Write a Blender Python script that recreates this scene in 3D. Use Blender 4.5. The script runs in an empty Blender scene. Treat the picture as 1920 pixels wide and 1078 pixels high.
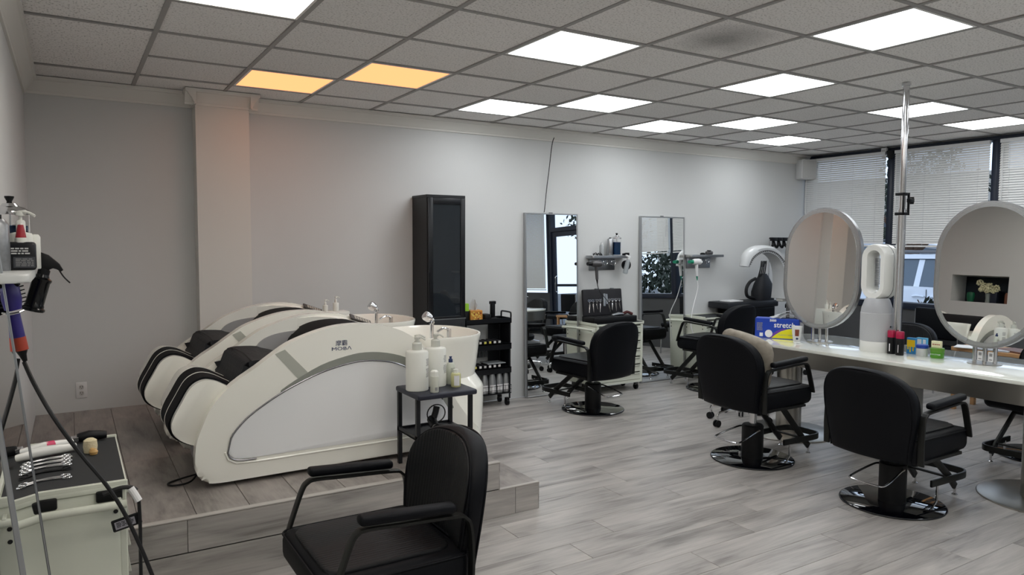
import bpy, bmesh, math, random
from mathutils import Vector, Matrix, Euler
random.seed(7)
PI = math.pi
SC = bpy.context.scene
COL = SC.collection
V = Vector

# ------------------------------------------------------------------ camera
H = 1.58
camd = bpy.data.cameras.new('camera')
cam = bpy.data.objects.new('camera', camd)
COL.objects.link(cam)
camd.sensor_width = 36.0
camd.lens = 1350.1355 / 1920 * 36.0
camd.clip_start = 0.02
camd.clip_end = 300
Rv = V((0.85203911, -0.52345946, 0.00442169))
Uv = V((0.02967345, 0.05672943, 0.99794852))
Fv = V((0.52263644, 0.85015996, -0.06386854))
cam.matrix_world = Matrix(((Rv.x, Uv.x, -Fv.x, 0), (Rv.y, Uv.y, -Fv.y, 0), (Rv.z, Uv.z, -Fv.z, H), (0, 0, 0, 1)))
SC.camera = cam

# ------------------------------------------------------------------ light
PANEL = 9.6        # radiance of the white ceiling panels
world = bpy.data.worlds.new('world')
SC.world = world
world.use_nodes = True
bg = world.node_tree.nodes['Background']
bg.inputs[0].default_value = (0.72, 0.82, 1.0, 1)
bg.inputs[1].default_value = 1.6
SC.view_settings.view_transform = 'Standard'
SC.view_settings.look = 'None'
SC.view_settings.gamma = 1
SC.view_settings.use_curve_mapping = False
SC.view_settings.exposure = 0.0

# ------------------------------------------------------------------ materials
MATS = {}
def lin(c):
    return tuple((x / 12.92 if x <= 0.04045 else ((x + 0.055) / 1.055) ** 2.4) for x in c)
def hexc(h):
    h = h.lstrip('#')
    return lin(tuple(int(h[i:i + 2], 16) / 255 for i in (0, 2, 4)))
def mat(name, col='#808080', rough=0.5, metal=0.0, emit=None, es=1.0, spec=0.5, trans=0.0, coat=0.0, alpha=1.0,
        noise=None, bump=None, rnd=None, sheen=0.0, ior=1.45):
    """noise=(scale, amount[, stretch]) tint; bump=(scale, strength[, stretch]); rnd = per object value variation"""
    if name in MATS:
        return MATS[name]
    m = bpy.data.materials.new(name)
    m.use_nodes = True
    nt = m.node_tree
    b = nt.nodes['Principled BSDF']
    c = hexc(col) if isinstance(col, str) else col
    b.inputs['Base Color'].default_value = (*c, 1)
    b.inputs['Roughness'].default_value = rough
    b.inputs['Metallic'].default_value = metal
    b.inputs['Specular IOR Level'].default_value = spec
    b.inputs['Transmission Weight'].default_value = trans
    b.inputs['Coat Weight'].default_value = coat
    b.inputs['Alpha'].default_value = alpha
    b.inputs['IOR'].default_value = ior
    if sheen:
        b.inputs['Sheen Weight'].default_value = sheen
    if emit:
        e = hexc(emit) if isinstance(emit, str) else emit
        b.inputs['Emission Color'].default_value = (*e, 1)
        b.inputs['Emission Strength'].default_value = es
    L = nt.links.new
    def coords(stretch):
        tc = nt.nodes.new('ShaderNodeTexCoord')
        mp = nt.nodes.new('ShaderNodeMapping')
        mp.inputs['Scale'].default_value = stretch
        L(tc.outputs['Object'], mp.inputs['Vector'])
        return mp.outputs['Vector']
    if noise or rnd:
        fac = None
        if noise:
            st = noise[2] if len(noise) > 2 else (1, 1, 1)
            n = nt.nodes.new('ShaderNodeTexNoise')
            n.inputs['Scale'].default_value = noise[0]
            n.inputs['Detail'].default_value = 5
            L(coords(st), n.inputs['Vector'])
            mr = nt.nodes.new('ShaderNodeMapRange')
            mr.inputs['From Min'].default_value = 0.3
            mr.inputs['From Max'].default_value = 0.7
            mr.inputs['To Min'].default_value = 1 - noise[1]
            mr.inputs['To Max'].default_value = 1 + noise[1]
            L(n.outputs['Fac'], mr.inputs['Value'])
            fac = mr.outputs['Result']
        if rnd:
            oi = nt.nodes.new('ShaderNodeObjectInfo')
            m2 = nt.nodes.new('ShaderNodeMapRange')
            m2.inputs['To Min'].default_value = 1 - rnd
            m2.inputs['To Max'].default_value = 1 + rnd
            L(oi.outputs['Random'], m2.inputs['Value'])
            if fac is None:
                fac = m2.outputs['Result']
            else:
                mm = nt.nodes.new('ShaderNodeMath'); mm.operation = 'MULTIPLY'
                L(fac, mm.inputs[0]); L(m2.outputs['Result'], mm.inputs[1])
                fac = mm.outputs[0]
        vm = nt.nodes.new('ShaderNodeVectorMath'); vm.operation = 'SCALE'
        vm.inputs[0].default_value = c
        L(fac, vm.inputs['Scale'])
        L(vm.outputs[0], b.inputs['Base Color'])
    if bump:
        st = bump[2] if len(bump) > 2 else (1, 1, 1)
        n = nt.nodes.new('ShaderNodeTexNoise')
        n.inputs['Scale'].default_value = bump[0]
        n.inputs['Detail'].default_value = 3
        L(coords(st), n.inputs['Vector'])
        bp = nt.nodes.new('ShaderNodeBump')
        bp.inputs['Strength'].default_value = bump[1]
        bp.inputs['Distance'].default_value = 0.01
        L(n.outputs['Fac'], bp.inputs['Height'])
        L(bp.outputs['Normal'], b.inputs['Normal'])
    MATS[name] = m
    return m

M_wall = mat('wall_paint', '#d0d1d0', 0.75, spec=0.25, noise=(1.2, 0.015), bump=(60, 0.03))
M_trim = mat('trim_paint', '#e0ded8', 0.5)
M_pillar = mat('pillar_paint', '#dcdbd6', 0.7, spec=0.25)
M_tbar = mat('ceiling_bar_metal', '#a09e9c', 0.6)
M_tbase = mat('ceiling_void', '#4a4846', 0.9)
M_black = mat('black_plastic', '#090a0d', 0.45, spec=0.35)
M_blackm = mat('black_metal', '#14161a', 0.35, metal=0.3)
M_vinyl = mat('black_vinyl', '#04060c', 0.55, spec=0.22, bump=(220, 0.05))
M_vinylg = mat('dark_frame_paint', '#292a29', 0.38, metal=0.6)
M_bglass = mat('black_gloss_base', '#04050a', 0.04, coat=1.0)
M_chrome = mat('chrome', '#d8d8da', 0.12, metal=1.0)
M_steel = mat('brushed_steel', '#b8b5ae', 0.3, metal=1.0, bump=(40, 0.04, (1, 1, 0.02)))
M_alu = mat('brushed_aluminium', '#aeb0b2', 0.33, metal=1.0)
M_mirror = mat('mirror_glass', (0.86, 0.88, 0.87), 0.0, metal=1.0)
M_frost = mat('frosted_band', '#a9adb0', 0.45, metal=0.6)
M_white = mat('white_gloss_plastic', '#e4e4df', 0.22, coat=0.4)
M_whitem = mat('white_matte_plastic', '#dedede', 0.5)
M_bed = mat('bed_shell_white', '#f6f5ec', 0.2, coat=0.5)
M_bedp = mat('bed_panel_grey_white', '#eff0f1', 0.16, coat=0.6)
M_bedg = mat('bed_grey_band', '#94978f', 0.35)
M_seatc = mat('charcoal_leatherette', '#222428', 0.6, spec=0.3, bump=(45, 0.25, (1, 1, 0.4)))
M_navy = mat('black_cushion_fabric', '#04060b', 0.75, spec=0.25, bump=(150, 0.05))
M_cart = mat('cart_enamel', '#d3d6c8', 0.35)
M_cartd = mat('cart_drawer_gap', '#55564f', 0.6)
M_glass = mat('clear_glass', '#ffffff', 0.0, trans=1.0, ior=1.02, spec=0.3)
M_glassw = mat('window_glass', '#f4fbff', 0.0, trans=1.0, ior=1.01, spec=0.5)
M_frame = mat('window_frame_paint', '#1d2433', 0.4)
M_dado = mat('dado_panel_grey', '#4b4c4e', 0.6, noise=(3, 0.06))
M_blind = mat('blind_slat_white', '#e0dfdc', 0.5, trans=0.0)
M_pastew = mat('table_white_glass', '#e9ebe2', 0.08, coat=0.8)
M_wood = mat('light_oak', '#b98e62', 0.5, noise=(6, 0.15, (1, 8, 8)))
M_cable = mat('black_cable', '#121214', 0.5)
M_paper = mat('paper_white', '#e6e6e6', 0.7)
M_ink = mat('ink_navy', '#28375f', 0.5)
M_inkk = mat('ink_black', '#1a1a1a', 0.6)
M_inkg = mat('ink_grey', '#8c8c8c', 0.6)
M_road = mat('asphalt', '#5a5b5e', 0.9, noise=(8, 0.15))
M_pave = mat('concrete_pavement', '#a5a39f', 0.85, noise=(4, 0.1))

def floor_material():
    m = bpy.data.materials.new('grey_oak_plank'); m.use_nodes = True
    nt = m.node_tree; b = nt.nodes['Principled BSDF']; L = nt.links.new
    g = nt.nodes.new('ShaderNodeTexCoord')
    oi = nt.nodes.new('ShaderNodeObjectInfo')
    off = nt.nodes.new('ShaderNodeVectorMath'); off.operation = 'SCALE'
    off.inputs[0].default_value = (37, 91, 13)
    L(oi.outputs['Random'], off.inputs['Scale'])
    add = nt.nodes.new('ShaderNodeVectorMath'); add.operation = 'ADD'
    L(g.outputs['Object'], add.inputs[0]); L(off.outputs[0], add.inputs[1])
    def noi(scale, st, det=4, dist=0.0):
        mp = nt.nodes.new('ShaderNodeMapping'); mp.inputs['Scale'].default_value = st
        L(add.outputs[0], mp.inputs['Vector'])
        n = nt.nodes.new('ShaderNodeTexNoise'); n.inputs['Scale'].default_value = scale
        n.inputs['Detail'].default_value = det; n.inputs['Distortion'].default_value = dist
        L(mp.outputs[0], n.inputs['Vector']); return n.outputs['Fac']
    a = noi(3.2, (0.55, 3.2, 1), 5, 0.6)
    f = noi(9, (0.5, 9, 1), 6, 0.3)
    mx = nt.nodes.new('ShaderNodeMath'); mx.operation = 'MULTIPLY_ADD'
    L(f, mx.inputs[0]); mx.inputs[1].default_value = 0.35; L(a, mx.inputs[2])
    r = nt.nodes.new('ShaderNodeMath'); r.operation = 'MULTIPLY_ADD'
    L(oi.outputs['Random'], r.inputs[0]); r.inputs[1].default_value = 0.06; L(mx.outputs[0], r.inputs[2])
    cr = nt.nodes.new('ShaderNodeValToRGB')
    e = cr.color_ramp.elements
    e[0].position = 0.46; e[0].color = (*hexc('#736f6c'), 1)
    e[1].position = 0.98; e[1].color = (*hexc('#b9b4af'), 1)
    k = e.new(0.68); k.color = (*hexc('#9d9995'), 1)
    L(r.outputs[0], cr.inputs['Fac']); L(cr.outputs[0], b.inputs['Base Color'])
    b.inputs['Roughness'].default_value = 0.36
    b.inputs['Specular IOR Level'].default_value = 0.45
    bp = nt.nodes.new('ShaderNodeBump'); bp.inputs['Strength'].default_value = 0.12; bp.inputs['Distance'].default_value = 0.004
    L(f, bp.inputs['Height']); L(bp.outputs[0], b.inputs['Normal'])
    return m
M_plank = floor_material()
def darker_plank():
    m = M_plank.copy(); m.name = 'grey_oak_platform'
    for n in m.node_tree.nodes:
        if n.type == 'VALTORGB':
            for e, c in zip(n.color_ramp.elements, ('#66605c', '#8a837e', '#a39b95')): e.color = (*hexc(c), 1)
    return m
M_plankp = darker_plank()
M_gap = mat('plank_joint_dark', '#4a4744', 0.8)

def tile_material():
    m = bpy.data.materials.new('mineral_fibre_tile'); m.use_nodes = True
    nt = m.node_tree; b = nt.nodes['Principled BSDF']; L = nt.links.new
    tc = nt.nodes.new('ShaderNodeTexCoord')
    n = nt.nodes.new('ShaderNodeTexNoise'); n.inputs['Scale'].default_value = 90; n.inputs['Detail'].default_value = 2
    L(tc.outputs['Object'], n.inputs['Vector'])
    cr = nt.nodes.new('ShaderNodeValToRGB'); e = cr.color_ramp.elements
    e[0].position = 0.30; e[0].color = (*hexc('#bfbdbb'), 1)
    e[1].position = 0.46; e[1].color = (*hexc('#f2f0ee'), 1)
    L(n.outputs['Fac'], cr.inputs['Fac'])
    oi = nt.nodes.new('ShaderNodeObjectInfo')
    mr = nt.nodes.new('ShaderNodeMapRange'); mr.inputs['To Min'].default_value = 0.95; mr.inputs['To Max'].default_value = 1.04
    L(oi.outputs['Random'], mr.inputs['Value'])
    vm = nt.nodes.new('ShaderNodeVectorMath'); vm.operation = 'SCALE'
    L(cr.outputs[0], vm.inputs[0]); L(mr.outputs[0], vm.inputs['Scale'])
    L(vm.outputs[0], b.inputs['Base Color'])
    b.inputs['Roughness'].default_value = 0.9; b.inputs['Specular IOR Level'].default_value = 0.1
    bp = nt.nodes.new('ShaderNodeBump'); bp.inputs['Strength'].default_value = 0.3; bp.inputs['Distance'].default_value = 0.003
    L(n.outputs['Fac'], bp.inputs['Height']); L(bp.outputs[0], b.inputs['Normal'])
    return m
M_tile = tile_material()

def rib_material():
    m = bpy.data.materials.new('black_vinyl_ribbed'); m.use_nodes = True
    nt = m.node_tree; b = nt.nodes['Principled BSDF']; L = nt.links.new
    b.inputs['Base Color'].default_value = (*hexc('#05070c'), 1); b.inputs['Roughness'].default_value = 0.5; b.inputs['Specular IOR Level'].default_value = 0.3
    tc = nt.nodes.new('ShaderNodeTexCoord')
    w = nt.nodes.new('ShaderNodeTexWave'); w.wave_type = 'BANDS'; w.bands_direction = 'Y'
    w.inputs['Scale'].default_value = 18; w.inputs['Distortion'].default_value = 0.4
    L(tc.outputs['Object'], w.inputs['Vector'])
    bp = nt.nodes.new('ShaderNodeBump'); bp.inputs['Strength'].default_value = 0.3; bp.inputs['Distance'].default_value = 0.003
    L(w.outputs['Fac'], bp.inputs['Height']); L(bp.outputs[0], b.inputs['Normal'])
    return m
M_rib = rib_material()

# ------------------------------------------------------------------ mesh helpers
def NB():
    return bmesh.new()
def xf(bm, vs, M):
    bmesh.ops.transform(bm, matrix=M, verts=vs)
def box(bm, x0, x1, y0, y1, z0, z1, bev=0.0, seg=2, M=None):
    r = bmesh.ops.create_cube(bm, size=1)
    vs = r['verts']
    xf(bm, vs, Matrix.Translation(((x0 + x1) / 2, (y0 + y1) / 2, (z0 + z1) / 2)) @ Matrix.Diagonal((abs(x1 - x0), abs(y1 - y0), abs(z1 - z0), 1)))
    if bev:
        es = list({e for v in vs for e in v.link_edges})
        r = bmesh.ops.bevel(bm, geom=es, offset=bev, segments=seg, profile=0.5, affect='EDGES')
        vs = list({v for f in r['faces'] for v in f.verts} | {v for v in vs if v.is_valid})
    if M is not None:
        xf(bm, vs, M)
    return vs
def frame_of(d, up=V((0, 0, 1))):
    d = V(d).normalized()
    if abs(d.dot(up)) > 0.98:
        up = V((1, 0, 0))
    a = d.cross(up).normalized()
    b = a.cross(d).normalized()
    return a, b
def loft(bm, rings, cap0=True, cap1=True, closed=False):
    vr = [[bm.verts.new(p) for p in r] for r in rings]
    n = len(vr[0]); k = len(vr)
    for i in range(k if closed else k - 1):
        A, B_ = vr[i], vr[(i + 1) % k]
        for j in range(n):
            try: bm.faces.new((A[j], A[(j + 1) % n], B_[(j + 1) % n], B_[j]))
            except ValueError: pass
    if not closed:
        if cap0: bm.faces.new(list(reversed(vr[0])))
        if cap1: bm.faces.new(vr[-1])
    return [v for r in vr for v in r]
def cyl(bm, p0, p1, r0, r1=None, n=20):
    p0, p1 = V(p0), V(p1); r1 = r0 if r1 is None else r1
    a, b = frame_of(p1 - p0)
    rg = lambda p, r: [p + (a * math.cos(t) + b * math.sin(t)) * r for t in [2 * PI * i / n for i in range(n)]]
    return loft(bm, [rg(p0, r0), rg(p1, r1)])
def tube(bm, pts, r, n=8, closed=False, flat=None, up=V((0, 0, 1))):
    """flat=(w,h): rectangular-ish section half sizes; r may be list"""
    pts = [V(p) for p in pts]; k = len(pts); rings = []
    pa = None
    for i, p in enumerate(pts):
        if closed: d = pts[(i + 1) % k] - pts[i - 1]
        else: d = pts[min(i + 1, k - 1)] - pts[max(i - 1, 0)]
        d.normalize()
        if pa is None: a, b = frame_of(d, up)
        else:
            a = (pa - d * pa.dot(d)).normalized(); b = a.cross(d).normalized()
        pa = a
        rr = r[i] if isinstance(r, (list, tuple)) else r
        if flat:
            w, h = flat
            rings.append([p + a * sx * w + b * sy * h for sx, sy in ((-1, -.7), (-.8, -1), (.8, -1), (1, -.7), (1, .7), (.8, 1), (-.8, 1), (-1, .7))])
        else:
            rings.append([p + (a * math.cos(t) + b * math.sin(t)) * rr for t in [2 * PI * j / n for j in range(n)]])
    return loft(bm, rings, closed=closed)
def lathe(bm, prof, c=(0, 0, 0), n=24, M=None):
    c = V(c)
    rings = [[c + V((max(r, 1e-4) * math.cos(2 * PI * j / n), max(r, 1e-4) * math.sin(2 * PI * j / n), z)) for j in range(n)] for r, z in prof]
    vs = loft(bm, rings)
    if M is not None: xf(bm, vs, M)
    return vs
def prism(bm, pts, axis, a, b, bev=0.0, seg=2, inset=None):
    """extrude 2-D outline; axis 'x': pts=(y,z); 'y': pts=(x,z); 'z': pts=(x,y)"""
    def P(p, t):
        return {'x': V((t, p[0], p[1])), 'y': V((p[0], t, p[1])), 'z': V((p[0], p[1], t))}[axis]
    va = [bm.verts.new(P(p, a)) for p in pts]; vb = [bm.verts.new(P(p, b)) for p in pts]
    n = len(pts)
    fa = bm.faces.new(va); fb = bm.faces.new(list(reversed(vb)))
    for i in range(n):
        bm.faces.new((va[(i + 1) % n], va[i], vb[i], vb[(i + 1) % n]))
    vs = va + vb
    if bev:
        es = list(fa.edges) + list(fb.edges)
        r = bmesh.ops.bevel(bm, geom=es, offset=bev, segments=seg, profile=0.5, affect='EDGES')
        vs = list({v for f in r['faces'] for v in f.verts} | {v for v in vs if v.is_valid})
    return vs
def smooth_pts(pts, k=6, closed=False):
    pts = [V(p) for p in pts]; n = len(pts); out = []
    rng = range(n) if closed else range(n - 1)
    for i in rng:
        if closed: p0, p1, p2, p3 = pts[i - 1], pts[i], pts[(i + 1) % n], pts[(i + 2) % n]
        else: p0, p1, p2, p3 = pts[max(i - 1, 0)], pts[i], pts[i + 1], pts[min(i + 2, n - 1)]
        for j in range(k):
            t = j / k
            out.append(0.5 * ((2 * p1) + (p2 - p0) * t + (2 * p0 - 5 * p1 + 4 * p2 - p3) * t * t + (3 * p1 - p0 - 3 * p2 + p3) * t ** 3))
    if not closed: out.append(pts[-1])
    return out
def rrect(cx, cy, w, h, r, k=6):
    out = []
    for sx, sy, a0 in ((1, 1, 0), (-1, 1, PI / 2), (-1, -1, PI), (1, -1, 1.5 * PI)):
        for i in range(k + 1):
            a = a0 + PI / 2 * i / k
            out.append((cx + sx * (w / 2 - r) + r * math.cos(a), cy + sy * (h / 2 - r) + r * math.sin(a)))
    return out
def tr(x=0, y=0, z=0, rz=0, rx=0, ry=0):
    return Matrix.Translation((x, y, z)) @ Euler((rx, ry, rz)).to_matrix().to_4x4()

def ob(name, bm, m, parent=None, M=None, ang=35, local=False):
    """link bm as ONE mesh object"""
    bmesh.ops.recalc_face_normals(bm, faces=bm.faces)
    ca = math.cos(math.radians(ang))
    for f in bm.faces: f.smooth = True
    for e in bm.edges:
        if len(e.link_faces) == 2 and e.link_faces[0].normal.dot(e.link_faces[1].normal) < ca: e.smooth = False
    me = bpy.data.meshes.new(name)
    bm.to_mesh(me); bm.free()
    me.materials.append(m)
    o = bpy.data.objects.new(name, me)
    COL.objects.link(o)
    if M is not None: o.matrix_local = M
    if parent is not None: o.parent = parent
    return o
def tag(o, label, cat, group=None, kind=None):
    o['label'] = label; o['category'] = cat
    if group: o['group'] = group
    if kind: o['kind'] = kind
    return o
def thing(name, label, cat, loc=(0, 0, 0), rz=0, group=None):
    o = bpy.data.objects.new(name, None); COL.objects.link(o)
    o.empty_display_size = 0.1
    o.location = loc; o.rotation_euler = (0, 0, rz)
    return tag(o, label, cat, group)
def structure(name, bm, m, parent=None):
    o = ob(name, bm, m, parent)
    if parent is None: o['kind'] = 'structure'
    return o
def kids(o):
    return [c for c in bpy.data.objects if c.parent == o]
def dup(root, loc, rz=0, label=None, group=None):
    r = root.copy(); COL.objects.link(r); r.location = loc; r.rotation_euler = (0, 0, rz)
    if label: r['label'] = label
    if group: r['group'] = group
    for ch in kids(root):
        c = ch.copy(); COL.objects.link(c); c.parent = r
        for g in kids(ch):
            d = g.copy(); COL.objects.link(d); d.parent = c
    return r
def text_bm(txt, size, M, depth=0.0004, sx=1.0, align='CENTER', bold=0.0):
    cu = bpy.data.curves.new('t', 'FONT'); cu.body = txt; cu.size = size; cu.extrude = depth
    cu.align_x = align; cu.align_y = 'CENTER'; cu.resolution_u = 3; cu.offset = bold
    o = bpy.data.objects.new('t', cu); COL.objects.link(o)
    bpy.context.view_layer.update()
    dg = bpy.context.evaluated_depsgraph_get()
    me = bpy.data.meshes.new_from_object(o.evaluated_get(dg))
    bpy.data.objects.remove(o)
    bm = NB(); bm.from_mesh(me); bpy.data.meshes.remove(me)
    xf(bm, bm.verts, M @ Matrix.Diagonal((sx, 1, 1, 1)))
    return bm
# orientation matrices for lettering: reading towards -Y viewer, towards -X viewer
def face_my(x, y, z, rot=0): return Matrix.Translation((x, y, z)) @ Euler((PI / 2, 0, 0)).to_matrix().to_4x4() @ Matrix.Rotation(rot, 4, 'Z')
def face_dir(x, y, z, az): return Matrix.Translation((x, y, z)) @ Matrix.Rotation(az, 4, 'Z') @ Euler((PI / 2, 0, 0)).to_matrix().to_4x4()
def small_print(name, parent, M, w, h, rows, m=None, fill=0.55):
    """rows of short ink bars (print too small to read in the photograph)"""
    bm = NB(); rr = random.Random(int(w * 1e4) + rows)
    for i in range(rows):
        z = h / 2 - (i + 0.5) * h / rows
        x = -w / 2
        while x < w / 2 - w * 0.1:
            l = rr.uniform(0.12, 0.35) * w
            x1 = min(x + l, w / 2)
            box(bm, x, x1, z - h / rows * fill / 2, z + h / rows * fill / 2, 0, 0.0004)
            x = x1 + w * 0.05
    xf(bm, bm.verts, M)
    return ob(name, bm, m or M_inkg, parent)

# ================================================================== ROOM
XL, XR, YB, YF, ZC = -0.24, 8.35, 6.12, -3.2, 2.713
TP = 0.61
GX0, GY0 = 0.438, 5.652      # a grid corner in the ceiling: lines x = GX0 + i*TP, y = GY0 - j*TP

# floor
bm = NB(); box(bm, XL, XR, YF, YB, -0.1, -0.003)
floor = structure('floor', bm, M_gap)
def plank_mesh(name, l, w, t=0.006, g=0.0012, m=None):
    bm = NB(); box(bm, g, l - g, g, w - g, -t, 0)
    es = [e for e in bm.edges if all(v.co.z > -1e-6 for v in e.verts)]
    bmesh.ops.bevel(bm, geom=es, offset=0.0012, segments=1, affect='EDGES')
    me = bpy.data.meshes.new(name); bm.to_mesh(me); bm.free(); me.materials.append(m or M_plank); return me
PW, PL = 0.2, 1.22
PM = plank_mesh('floor_plank', PL, PW)
def plank(parent, me, x, y, z, rz=0, sx=1, nm='plank', ry=0, rx=0, sy=1):
    o = bpy.data.objects.new(nm, me); COL.objects.link(o)
    o.location = (x, y, z); o.rotation_euler = (rx, ry, rz); o.scale = (sx, sy, 1); o.parent = parent
    return o
rest = NB()
npl = 0
row = 0
y = 2.975 - 31 * PW
offs = {}
while y < YB - 0.01:
    hh = {2.975: 2.49, 2.775: 2.19, 3.575: 3.10}.get(round(y, 3), None)
    x0 = hh if hh is not None else random.uniform(0, PL)
    if abs(x0 - offs.get('l', -9)) < 0.2: x0 += 0.37
    offs['l'] = x0
    x = x0 - math.ceil((x0 - XL) / PL) * PL
    yy0 = max(y, YF); yy1 = min(y + PW, YB)
    while x < XR:
        a, b_ = max(x, XL), min(x + PL, XR)
        if b_ - a > 0.03:
            vis = (y > 1.0) and (b_ > 0.3 + 0.3 * 0) and a < 0.62 * y + 5.2 and not (b_ < 2.06 and y > 3.6)
            if vis and npl < 290:
                plank(floor, PM, a, yy0, 0, 0, (b_ - a) / PL, 'plank', sy=(yy1 - yy0) / PW); npl += 1
            else:
                box(rest, a + .0012, b_ - .0012, yy0 + .0012, yy1 - .0012, -0.006, 0)
        x += PL
    y += PW
o = ob('distant_planks', rest, M_plank, floor); o['kind'] = 'stuff'

# platform with step
PZ, PY0, PX1 = 0.32, 3.48, 2.06
bm = NB(); box(bm, XL, PX1, PY0 + .008, YB, 0, PZ - 0.008); box(bm, PX1 - .01, PX1 + 0.27, PY0 + .008, YB, 0, PZ / 2 - 0.008)
plat = structure('trim_1', bm, M_gap)
plat['label'] = 'raised timber-look platform with one side step'
me_v = plank_mesh('platform_plank', YB - PY0, 0.235, m=M_plankp)
x = XL; 
while x < PX1 - 0.01:
    w = min(0.235, PX1 - x)
    ls = [PY0, PY0 + random.uniform(0.5, 1.6), YB]
    for i in range(2):
        plank(plat, me_v, x + w, ls[i], PZ, PI / 2, (ls[i + 1] - ls[i]) / (YB - PY0), 'plank', sy=w / 0.235)
    x += 0.235
for i in range(3):
    y0 = [PY0, PY0 + 0.9, PY0 + 2.1][i]; y1 = [PY0 + 0.9, PY0 + 2.1, YB][i]
    plank(plat, me_v, PX1 + 0.27, y0, PZ / 2, PI / 2, (y1 - y0) / (YB - PY0), 'plank', sy=0.262 / 0.235)
# riser boards on the front
def board(parent, nm, x0, x1, z0, z1, y):
    bm = NB(); box(bm, x0 + .001, x1 - .001, y, y + 0.008, z0, z1, 0.0012, 1)
    # swap to local coordinates so that the plank texture runs along the board
    return ob(nm, bm, M_plankr, parent)
M_plankr = None
def riser_material():
    m = M_plank.copy(); m.name = 'grey_oak_riser'
    for n in m.node_tree.nodes:
        if n.type == 'MAPPING':
            s = n.inputs['Scale'].default_value; n.inputs['Scale'].default_value = (s[0], s[2], s[1])
    return m
M_plankr = riser_material()
xs = [XL, 0.93, 1.93, PX1 + 0.0]
for a, b_ in ((XL, 0.42), (0.42, 1.55), (1.55, PX1)):
    board(plat, 'riser_board', a, b_, 0.165, PZ - 0.006, PY0)
for a, b_ in ((XL, 0.9), (0.9, 2.17), (2.17, PX1 + .27)):
    board(plat, 'riser_board', a, b_, 0.0, 0.16 - 0.002, PY0)
bm = NB(); box(bm, XL, PX1 + .004, PY0 - .004, PY0 + .03, PZ - .004, PZ + .004, 0.002, 1); ob('nosing_strip', bm, mat('nosing', '#b3aea8', 0.4), plat)
bm = NB(); box(bm, PX1, PX1 + .274, PY0 - .004, PY0 + .02, .156, .163, 0.002, 1); ob('nosing_strip', bm, MATS['nosing'], plat)
bm = NB(); box(bm, PX1 - .002, PX1 + .004, PY0, YB, .16, PZ - .004); ob('side_riser', bm, M_plankr, plat)
bm = NB(); box(bm, PX1 + .268, PX1 + .274, PY0, YB, 0, .156); ob('side_riser', bm, M_plankr, plat)

# back wall, pillar
bm = NB(); box(bm, XL - .2, XR + .2, YB, YB + .15, 0, ZC + .1); wall_back = structure('wall_back', bm, M_wall)
bm = NB(); box(bm, 0.845, 1.235, 5.965, YB + .01, PZ, ZC); structure('wall_pillar', bm, M_pillar)
bm = NB(); box(bm, 1.255, 1.262, YB - .004, YB + .01, PZ, ZC - .1, 0); 
structure('trim_2', bm, M_wall)
# left wall with niche  (niche y 4.45..5.2, z 1.28..1.66)
NY0, NY1, NZ0, NZ1 = 4.42, 5.12, 1.27, 1.63
bm = NB()
box(bm, XL - .15, XL, YF, NY0, 0, ZC + .1); box(bm, XL - .15, XL, NY1, YB, 0, ZC + .1)
box(bm, XL - .15, XL, NY0, NY1, 0, NZ0); box(bm, XL - .15, XL, NY0, NY1, NZ1, ZC + .1)
box(bm, XL - .42, XL - .15, NY0 - .02, NY0, NZ0 - .02, NZ1 + .02); box(bm, XL - .42, XL - .15, NY1, NY1 + .02, NZ0 - .02, NZ1 + .02)
box(bm, XL - .42, XL - .15, NY0, NY1, NZ0 - .02, NZ0); box(bm, XL - .42, XL - .15, NY0, NY1, NZ1, NZ1 + .02)
wall_left = structure('wall_left', bm, M_wall)
bm = NB(); box(bm, XL - .44, XL - .42, NY0 - .02, NY1 + .02, NZ0 - .02, NZ1 + .02)
ob('niche_back', bm, mat('niche_dark_back', '#16202a', 0.5), wall_left)
# front wall behind the camera
bm = NB(); box(bm, XL - .2, XR + .2, YF - .15, YF, 0, ZC + .1); structure('wall_front', bm, M_wall)
# crown moulding
def crown(name, p0, p1, nrm, s=1.0):
    """profile swept from p0 to p1 along wall line, nrm points into the room"""
    p0, p1, nrm = V(p0), V(p1), V(nrm)
    prof = [(0, -.115), (.012, -.115), (.014, -.1), (.022, -.092), (.03, -.07), (.052, -.045), (.06, -.03), (.072, -.026), (.075, 0), (0, 0)]
    bm = NB()
    loft(bm, [[p + nrm * (a * s) + V((0, 0, b * s)) for a, b in prof] for p in (p0, p1)])
    return structure(name, bm, M_trim)
crown('trim_3', (XL, YB, ZC), (0.845, YB, ZC), (0, -1, 0))
crown('trim_4', (1.235, YB, ZC), (XR, YB, ZC), (0, -1, 0))
crown('trim_5', (0.77, 5.965, ZC), (1.30, 5.965, ZC), (0, -1, 0))
crown('trim_6', (1.235, 5.89, ZC), (1.235, YB, ZC), (1, 0, 0))
crown('trim_7', (0.845, 5.89, ZC), (0.845, YB, ZC), (-1, 0, 0))
crown('trim_8', (XL, YF, ZC), (XL, YB, ZC), (1, 0, 0), 1.1)

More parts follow.
